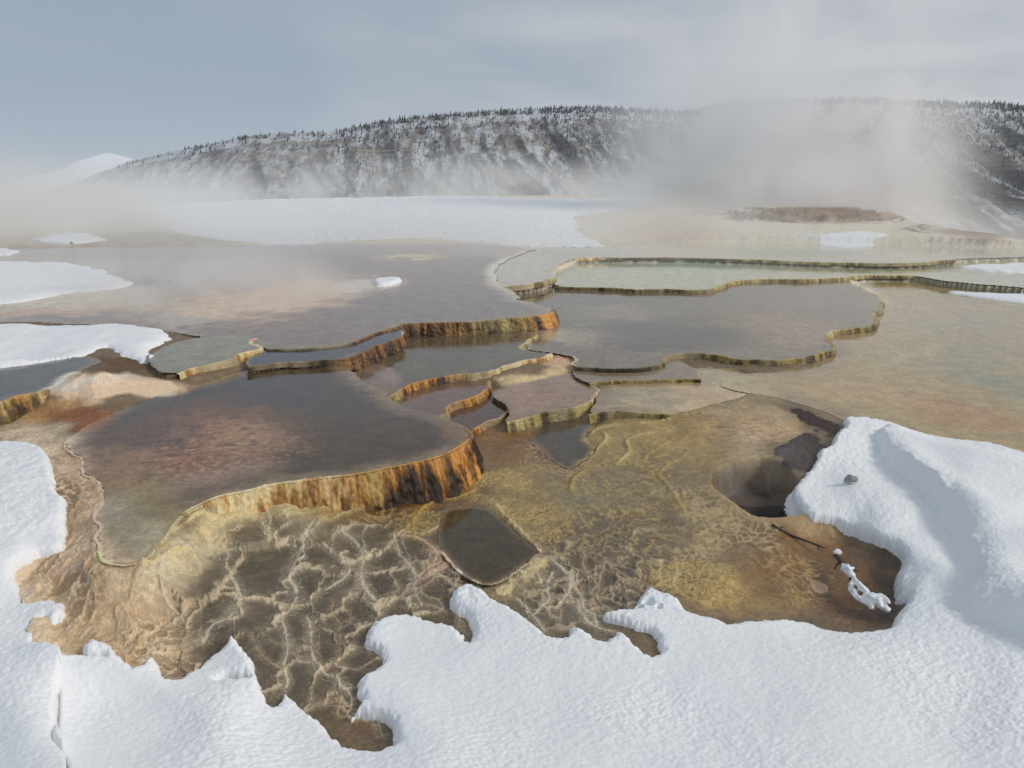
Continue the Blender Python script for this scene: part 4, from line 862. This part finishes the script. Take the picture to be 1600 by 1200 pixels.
bmesh.ops.convex_hull(bm, input=list(bm.verts)); bmesh.ops.bevel(bm, geom=list(bm.edges), offset=.006, segments=2, affect='EDGES')
me = bpy.data.meshes.new('rock'); bm.to_mesh(me); bm.free(); me.materials.append(mr)
o = bpy.data.objects.new('rock', me); C.objects.link(o); o.location = pt(1328, 748, .315); o.rotation_euler = (.15, -.2, -.3); o.scale = (.8, .7, .62); tag(o, 'small grey wedge-shaped rock sitting in the snow of the right bank', 'rock')

# ------------------------------------------------------------------ far land: valley, mountain, white peak
def mat_mtn():
    m, t, b = new_mat('snow dusted cliffs')
    co = t.add('ShaderNodeTexCoord').outputs['Object']; geo = t.add('ShaderNodeNewGeometry')
    fac = t.add('ShaderNodeAttribute', attribute_name='snow').outputs['Fac']
    nz = t.add('ShaderNodeSeparateXYZ', {0: geo.outputs['Normal']}).outputs[2]
    n = t.noise(co, .035, 8, .72); nf = t.noise(co, .14, 5, .75)
    st_ = t.noise(t.mapping(co, (.002, .002, .11)), 1.0, 4, .6)
    gul = t.noise(t.mapping(co, (.035, .006, .008), rot=(0, 0.12, 0)), 1.0, 5, .65)
    rock = t.mix(t.ramp(st_, .35, .68), (.075, .068, .066), (.34, .29, .235)); rock = t.mix(t.ramp(n, .35, .7), rock, (.19, .17, .145))
    a = t.math('ADD', t.math('MULTIPLY', n, .8), t.math('MULTIPLY', nf, .6)); a = t.math('ADD', a, t.math('MULTIPLY', gul, 1.1))
    a = t.math('ADD', a, t.math('MULTIPLY', nz, .55)); a = t.math('ADD', a, fac); a = t.math('SUBTRACT', a, t.math('MULTIPLY', st_, .35))
    c = t.mix(t.ramp(a, 1.30, 1.72), rock, (.64, .66, .70)); link(t, c, b.inputs['Base Color']); b.inputs['Roughness'].default_value = .9
    b.inputs['Specular IOR Level'].default_value = .1
    bp = t.add('ShaderNodeBump', {'Strength': .6, 'Distance': 6.0, 'Height': t.math('ADD', n, t.math('MULTIPLY', nf, .4))}); link(t, bp.outputs[0], b.inputs['Normal'])
    return m
M_M = mat_mtn()
RX = [-900,-300,0,80,150,200,250,300,350,400,430,470,540,560,580,640,700,760,850,920,1000,1060,1085,1110,1140,1200,1320,1400,1450,1550,1600,1750,2000,2600]
RY = [335,328,318,306,290,270,252,240,228,217,212,208,206,201,198,186,180,174,170,168,173,175,168,162,158,157,156,160,162,166,170,182,200,215]
YC = 2600.
cols = np.arange(-700, 2400, 2.0); rid = np.interp(cols, RX, RY)
_, _, zc = at_dist(cols, rid, YC); zc = zc + 2.5 * fbm(cols * .05, cols * 0, 3, 2)
nt = 170; tts = np.linspace(0, 1, nt)
MV = np.zeros((nt + 30, len(cols), 3)); snowf = np.zeros((nt + 30, len(cols)))
ux = (cols - 800) / (F * ct + 0) ; zb = -150.
for k, tq in enumerate(tts):
    prof = tq * .62 + .38 * tq ** 2.2                   # base to crest: talus, then cliffs
    z = zb + (zc - zb) * prof
    sh = cols * .012 + tq * 1.5                           # spurs run down towards the left
    spur = (1 - np.abs(fbm(sh, np.full_like(sh, tq * 1.2), 4, 51))) * 2 - 1.2
    sp2 = 1 - np.abs(fbm(cols * .034 + tq * .6, np.full_like(sh, tq * 2), 4, 53)) * 2
    ydist = 2600 - 760 * (1 - tq) - (spur * 120 + sp2 * 30) * math.sin(math.pi * min(tq, .97) ** .8) 
    z = z + 9 * fbm(cols * .05, np.full_like(sh, tq * 9), 4, 54) * math.sin(math.pi * tq)
    # ledges
    z = z + 5 * math.sin(tq * 40) * sstep(fbm(cols * .012, np.full_like(sh, tq * 3), 2, 57), -.1, .3) * (tq > .35) * (tq < .95)
    MV[k, :, 0] = ux * 2600 * (1 + .0 * ydist); MV[k, :, 1] = ydist; MV[k, :, 2] = z
    snowf[k] = -.12 + .14 * (tq > .93) + .10 * fbm(cols * .01, np.full_like(sh, tq * 2.2), 3, 58)
for k in range(30):
    q = (k + 1) / 30.; MV[nt + k, :, 0] = ux * 2600; MV[nt + k, :, 1] = 2600 + 900 * q; MV[nt + k, :, 2] = zc - 60 * q ** 1.5 + 4 * fbm(cols * .02, np.full_like(cols, q * 4), 3, 59) * q; snowf[nt + k] = .5
n2 = len(cols); a = np.arange(nt + 29)[:, None] * n2 + np.arange(n2 - 1)[None, :]
q = np.stack([a, a + 1, a + n2 + 1, a + n2], -1).reshape(-1, 4)
o = mesh_obj('hills', MV.reshape(-1, 3), q, M_M, attrs={'snow': snowf.ravel()}); tag(o, 'long snow-dusted cliff mountain across the valley', kind='structure')

# far white peak on the left
msn, t, b = new_mat('distant snow'); co = t.add('ShaderNodeTexCoord').outputs['Object']
n = t.noise(co, .006, 7, .7); nz = t.add('ShaderNodeSeparateXYZ', {0: t.add('ShaderNodeNewGeometry').outputs['Normal']}).outputs[2]
link(t, t.mix(t.ramp(t.math('ADD', n, t.math('MULTIPLY', nz, .3)), .55, .68), (.22, .23, .25), (.84, .86, .9)), b.inputs['Base Color']); b.inputs['Roughness'].default_value = .8
PX = [-500,-100,60,110,150,175,195,212,225,245,270,300,340,400,600]; PY = [330,325,300,281,270,256,243,238,241,247,262,280,300,325,335]
cols2 = np.arange(-500, 600, 3.0); r2 = np.interp(cols2, PX, PY) + 1.6 * fbm(cols2 * .05, cols2 * 0, 3, 4); _, _, z2 = at_dist(cols2, r2, 6000.)
nt2 = 70; PVt = np.zeros((nt2 * 2, len(cols2), 3)); u2 = (cols2 - 800) / (F * ct)
for k in range(nt2 * 2):
    q_ = k / (nt2 - 1) if k < nt2 else 2 - k / (nt2 - 1) ; q_ = max(q_, 0)
    yy = 4300 + 1700 * (k / (nt2 - 1))
    zz = -150 + (z2 + 150) * q_ ** .9 + 45 * fbm(cols2 * .02 + q_ * 2, np.full_like(cols2, k * .05), 4, 6) * math.sin(math.pi * min(q_, 1))
    PVt[k, :, 0] = u2 * 6000; PVt[k, :, 1] = yy; PVt[k, :, 2] = zz
n2 = len(cols2); a = np.arange(nt2 * 2 - 1)[:, None] * n2 + np.arange(n2 - 1)[None, :]
o = mesh_obj('hills', PVt.reshape(-1, 3), np.stack([a, a + 1, a + n2 + 1, a + n2], -1).reshape(-1, 4), msn); tag(o, 'white snowy peak far away at the left', kind='structure')
# valley floor out to the horizon
gv = np.linspace(-1, 1, 60); vy = 90 + 9500 * np.linspace(0, 1, 60) ** 2
VX = gv[None, :] * (400 + vy[:, None] * 1.1); VYY = np.repeat(vy[:, None], 60, 1); VZ = -34 - 90 * sstep(VYY, 90, 1800) + 6 * fbm(VX * .002, VYY * .002, 3, 3)
a = np.arange(59)[:, None] * 60 + np.arange(59)[None, :]
o = mesh_obj('valley', np.stack([VX, VYY, VZ], -1).reshape(-1, 3), np.stack([a, a + 1, a + 61, a + 60], -1).reshape(-1, 4), msn); tag(o, 'snowy valley floor beyond the terraces', kind='structure')

# ------------------------------------------------------------------ conifers on the mountain
mt, t, b = new_mat('dark conifer'); co = t.add('ShaderNodeTexCoord').outputs['Object']; n = t.noise(co, .5, 2)
link(t, t.mix(n, (.018, .028, .026), (.05, .062, .055)), b.inputs['Base Color']); b.inputs['Roughness'].default_value = .9
def conifer(seed, tiers=5, sides=7):
    r = random.Random(seed); V = []; Fc = []
    V += [(.035 * math.cos(a), .035 * math.sin(a), -.12) for a in (0, 2.1, 4.2)] + [(0, 0, .9)]; Fc += [(0, 1, 3), (1, 2, 3), (2, 0, 3)]
    for i in range(tiers):
        z0 = .06 + .84 * i / tiers; z1 = z0 + .36 - .02 * i; rad = .23 * (1 - i / (tiers + .3)) * r.uniform(.8, 1.15); b0 = len(V)
        for j in range(sides):
            a = 2 * math.pi * j / sides + i; q = rad * r.uniform(.6, 1.2); V.append((q * math.cos(a), q * math.sin(a), z0 + r.uniform(-.03, .03)))
        V.append((0, 0, min(z1, 1.0)))
        for j in range(sides): Fc.append((b0 + j, b0 + (j + 1) % sides, b0 + sides))
    return np.array(V), Fc
protos = [conifer(i) for i in range(5)]
def dens(u, v, tq):
    n_ = float(fbm(np.array([u * .022 + tq * 2]), np.array([tq * 7.]), 3, 88)[0])
    d = 0.10 + .6 * max(0, n_)
    if tq > .96: d = 1.3
    elif tq > .9: d += .35
    if tq > .96: d = .25 + 2.2 * max(0, float(fbm(np.array([u * .05]), np.array([tq * 20]), 3, 89)[0]) + .12)
    if u > 1130: d += .45 * (tq > .45)
    if 840 < u < 1070: d += .40 * (tq > .5)
    if 560 < u < 720: d += .16
    if u < 560: d *= .35
    if tq < .40: d *= .35
    return d
cand = []
flat = [(k, j) for k in range(30, nt + 12) for j in range(0, len(cols))]
while len(cand) < 15000:
    k = random.randrange(40, nt + 10) if random.random() < .72 else random.randrange(nt - 6, nt + 14); j = random.randrange(0, len(cols)); u = cols[j]
    if u < 150 or u > 1750 or rid[j] > 262: continue
    if random.random() < dens(u, 0, min(k / nt, 1)):
        p = MV[k, j]; h = 5 + 10 * random.random() ** 1.4 * (1.15 if u > 1200 else 1) * (.75 if u < 500 else 1) * (1.1 if k >= nt - 6 else 1)
        cand.append((p[0] + random.uniform(-2, 2), p[1], p[2] - 1, h, u, k))
cand.sort(key=lambda c: -c[3] * (1.6 if nt - 2 <= c[5] <= nt + 3 else 1) / c[1])
big = [c for c in cand if 0 <= c[4] <= 1600][:290]; bigset = set(id(c) for c in big)
tm = []
for i, (V, Fc) in enumerate(protos):
    me = bpy.data.meshes.new('conifer'); me.from_pydata([tuple(v) for v in V], [], Fc); me.materials.append(mt); me.update(); tm.append(me)
first = None
for i, c in enumerate(big):
    o = bpy.data.objects.new('conifer_tree', tm[i % 5]) if first is None else first.copy()
    if first is None: first = o
    o.data = tm[i % 5]; C.objects.link(o)
    o.location = c[:3]; o.scale = (c[3] * random.uniform(.85, 1.25),) * 2 + (c[3],); o.rotation_euler = (0, 0, random.uniform(0, 6))
    tag(o, 'dark conifer standing among many on the snowy mountain across the valley', 'tree', 'taller conifers on the mountain')
rest = [c for c in cand if id(c) not in bigset]; VV = []; FF = []; off = 0
for c in rest:
    V, Fc = random.choice(protos); a = random.uniform(0, 6); wv = V * np.array([c[3] * random.uniform(.8, 1.3)] * 2 + [c[3]])
    VV.append(np.stack([wv[:, 0] * math.cos(a) - wv[:, 1] * math.sin(a), wv[:, 0] * math.sin(a) + wv[:, 1] * math.cos(a), wv[:, 2]], 1) + np.array(c[:3]))
    FF.append(np.array(Fc) + off); off += len(V)
o = mesh_obj('forest', np.vstack(VV), np.vstack(FF), mt, smooth=False); tag(o, 'scattered dark conifer forest on the mountain slopes', kind='stuff')

# ------------------------------------------------------------------ steam
def steam(name, label, box, density, nscale, thr, seed=0, shear=0.0, power=1.0, low=0.0, soft=.35, nz=1.0):
    """box: centre and half sizes in metres"""
    (x, y, z), (hx, hy, hz) = box
    bm = bmesh.new(); bmesh.ops.create_cube(bm, size=2); me = bpy.data.meshes.new(name); 
    for v in bm.verts: v.co = (v.co.x * hx, v.co.y * hy, v.co.z * hz)
    bm.to_mesh(me); bm.free()
    o = bpy.data.objects.new(name, me); C.objects.link(o); o.location = (x, y, z)
    m = bpy.data.materials.new(name); m.use_nodes = True; t = NT(m.node_tree); t.n.clear()
    co = t.add('ShaderNodeTexCoord').outputs['Object']
    s = t.add('ShaderNodeSeparateXYZ', {0: co})
    zz = t.math('DIVIDE', s.outputs[2], hz)
    xs = t.math('DIVIDE', t.math('ADD', s.outputs[0], t.math('MULTIPLY', zz, shear * hx)), hx); ys = t.math('DIVIDE', s.outputs[1], hy)
    r2 = t.math('ADD', t.math('MULTIPLY', xs, xs), t.math('MULTIPLY', ys, ys))
    zt = t.math('MAXIMUM', t.math('SUBTRACT', zz, low), 0.0); zt = t.math('DIVIDE', zt, 1 - low)
    r2 = t.math('SQRT', t.math('ADD', r2, t.math('MULTIPLY', zt, zt)))
    fall = t.add('ShaderNodeMapRange', {0: r2, 1: 1.0, 2: soft}); fall.interpolation_type = 'SMOOTHSTEP'
    n = t.noise(t.mapping(co, (1, 1, nz), (seed * 3.7, seed * 1.3, seed)), nscale, 5, .58, .8)
    nn = t.ramp(n, thr, thr + .22)
    d = t.math('MULTIPLY', t.math('MULTIPLY', fall.outputs[0], nn), density)
    pv = t.add('ShaderNodeVolumePrincipled', {'Color': (1, 1, 1, 1), 'Density': d, 'Anisotropy': .1})
    t.add('ShaderNodeOutputMaterial', {'Volume': pv.outputs[0]}); me.materials.append(m)
    m.volume_intersection_method = 'FAST' if hasattr(m, 'volume_intersection_method') else None
    tag(o, label, kind='stuff'); return o
def bx(pxl, pxr, pyt, pyb, Yd, hy):
    xl, _, _ = at_dist(pxl, 300, Yd); xr, _, _ = at_dist(pxr, 300, Yd); _, _, zt_ = at_dist(800, pyt, Yd); _, _, zb_ = at_dist(800, pyb, Yd)
    return ((float(xl + xr) / 2, Yd, float(zt_ + zb_) / 2), (float(xr - xl) / 2, hy, float(zt_ - zb_) / 2))
steam('steam', 'tall column of steam rising at the right', bx(860, 1560, -260, 385, 62, 12), .70, .085, .40, 1, .10, soft=.0, low=-.95)
steam('steam', 'dense steam boiling off the right terraces', bx(820, 1640, 200, 385, 54, 9), .85, .11, .41, 8, soft=.1, low=-.95)
steam('steam', 'bank of steam drifting at the far left', bx(-700, 560, 205, 392, 46, 12), .50, .09, .31, 2, soft=.1, low=-.95)
steam('steam', 'low band of steam behind the snow shelf', bx(-300, 1500, 215, 350, 100, 12), .24, .08, .38, 3, soft=.2, low=-.95)
steam('steam', 'thin mist lying over the far pools', bx(-900, 2400, 292, 384, 38, 18), .08, .12, .30, 5, soft=.3, low=-.95, nz=.6)
steam('steam', 'steam curling over the snow tongue at the left', bx(-200, 620, 355, 468, 19, 5), 1.1, .35, .42, 9, soft=.2, low=-.95)
steam('steam', 'wisp of steam over the vent pit', ((*pt(1175, 750, .1)[:2], .30), (1.3, 1.0, .6)), 1.1, 2.0, .44, 6, soft=.1, low=-.9)

# ------------------------------------------------------------------ air between here and the mountain
bm = bmesh.new(); bmesh.ops.create_cube(bm, size=2); me = bpy.data.meshes.new('haze')
for v in bm.verts: v.co = (v.co.x * 12500, 5000 + v.co.y * 5600, 150 + v.co.z * 380)
bm.to_mesh(me); bm.free(); hz = bpy.data.objects.new('haze', me); C.objects.link(hz)
mh = bpy.data.materials.new('haze'); mh.use_nodes = True; t = NT(mh.node_tree); t.n.clear()
pv = t.add('ShaderNodeVolumePrincipled', {'Color': (.93, .95, 1, 1), 'Density': .00004}); t.add('ShaderNodeOutputMaterial', {'Volume': pv.outputs[0]}); me.materials.append(mh)
tag(hz, 'thin pale winter air', kind='stuff')
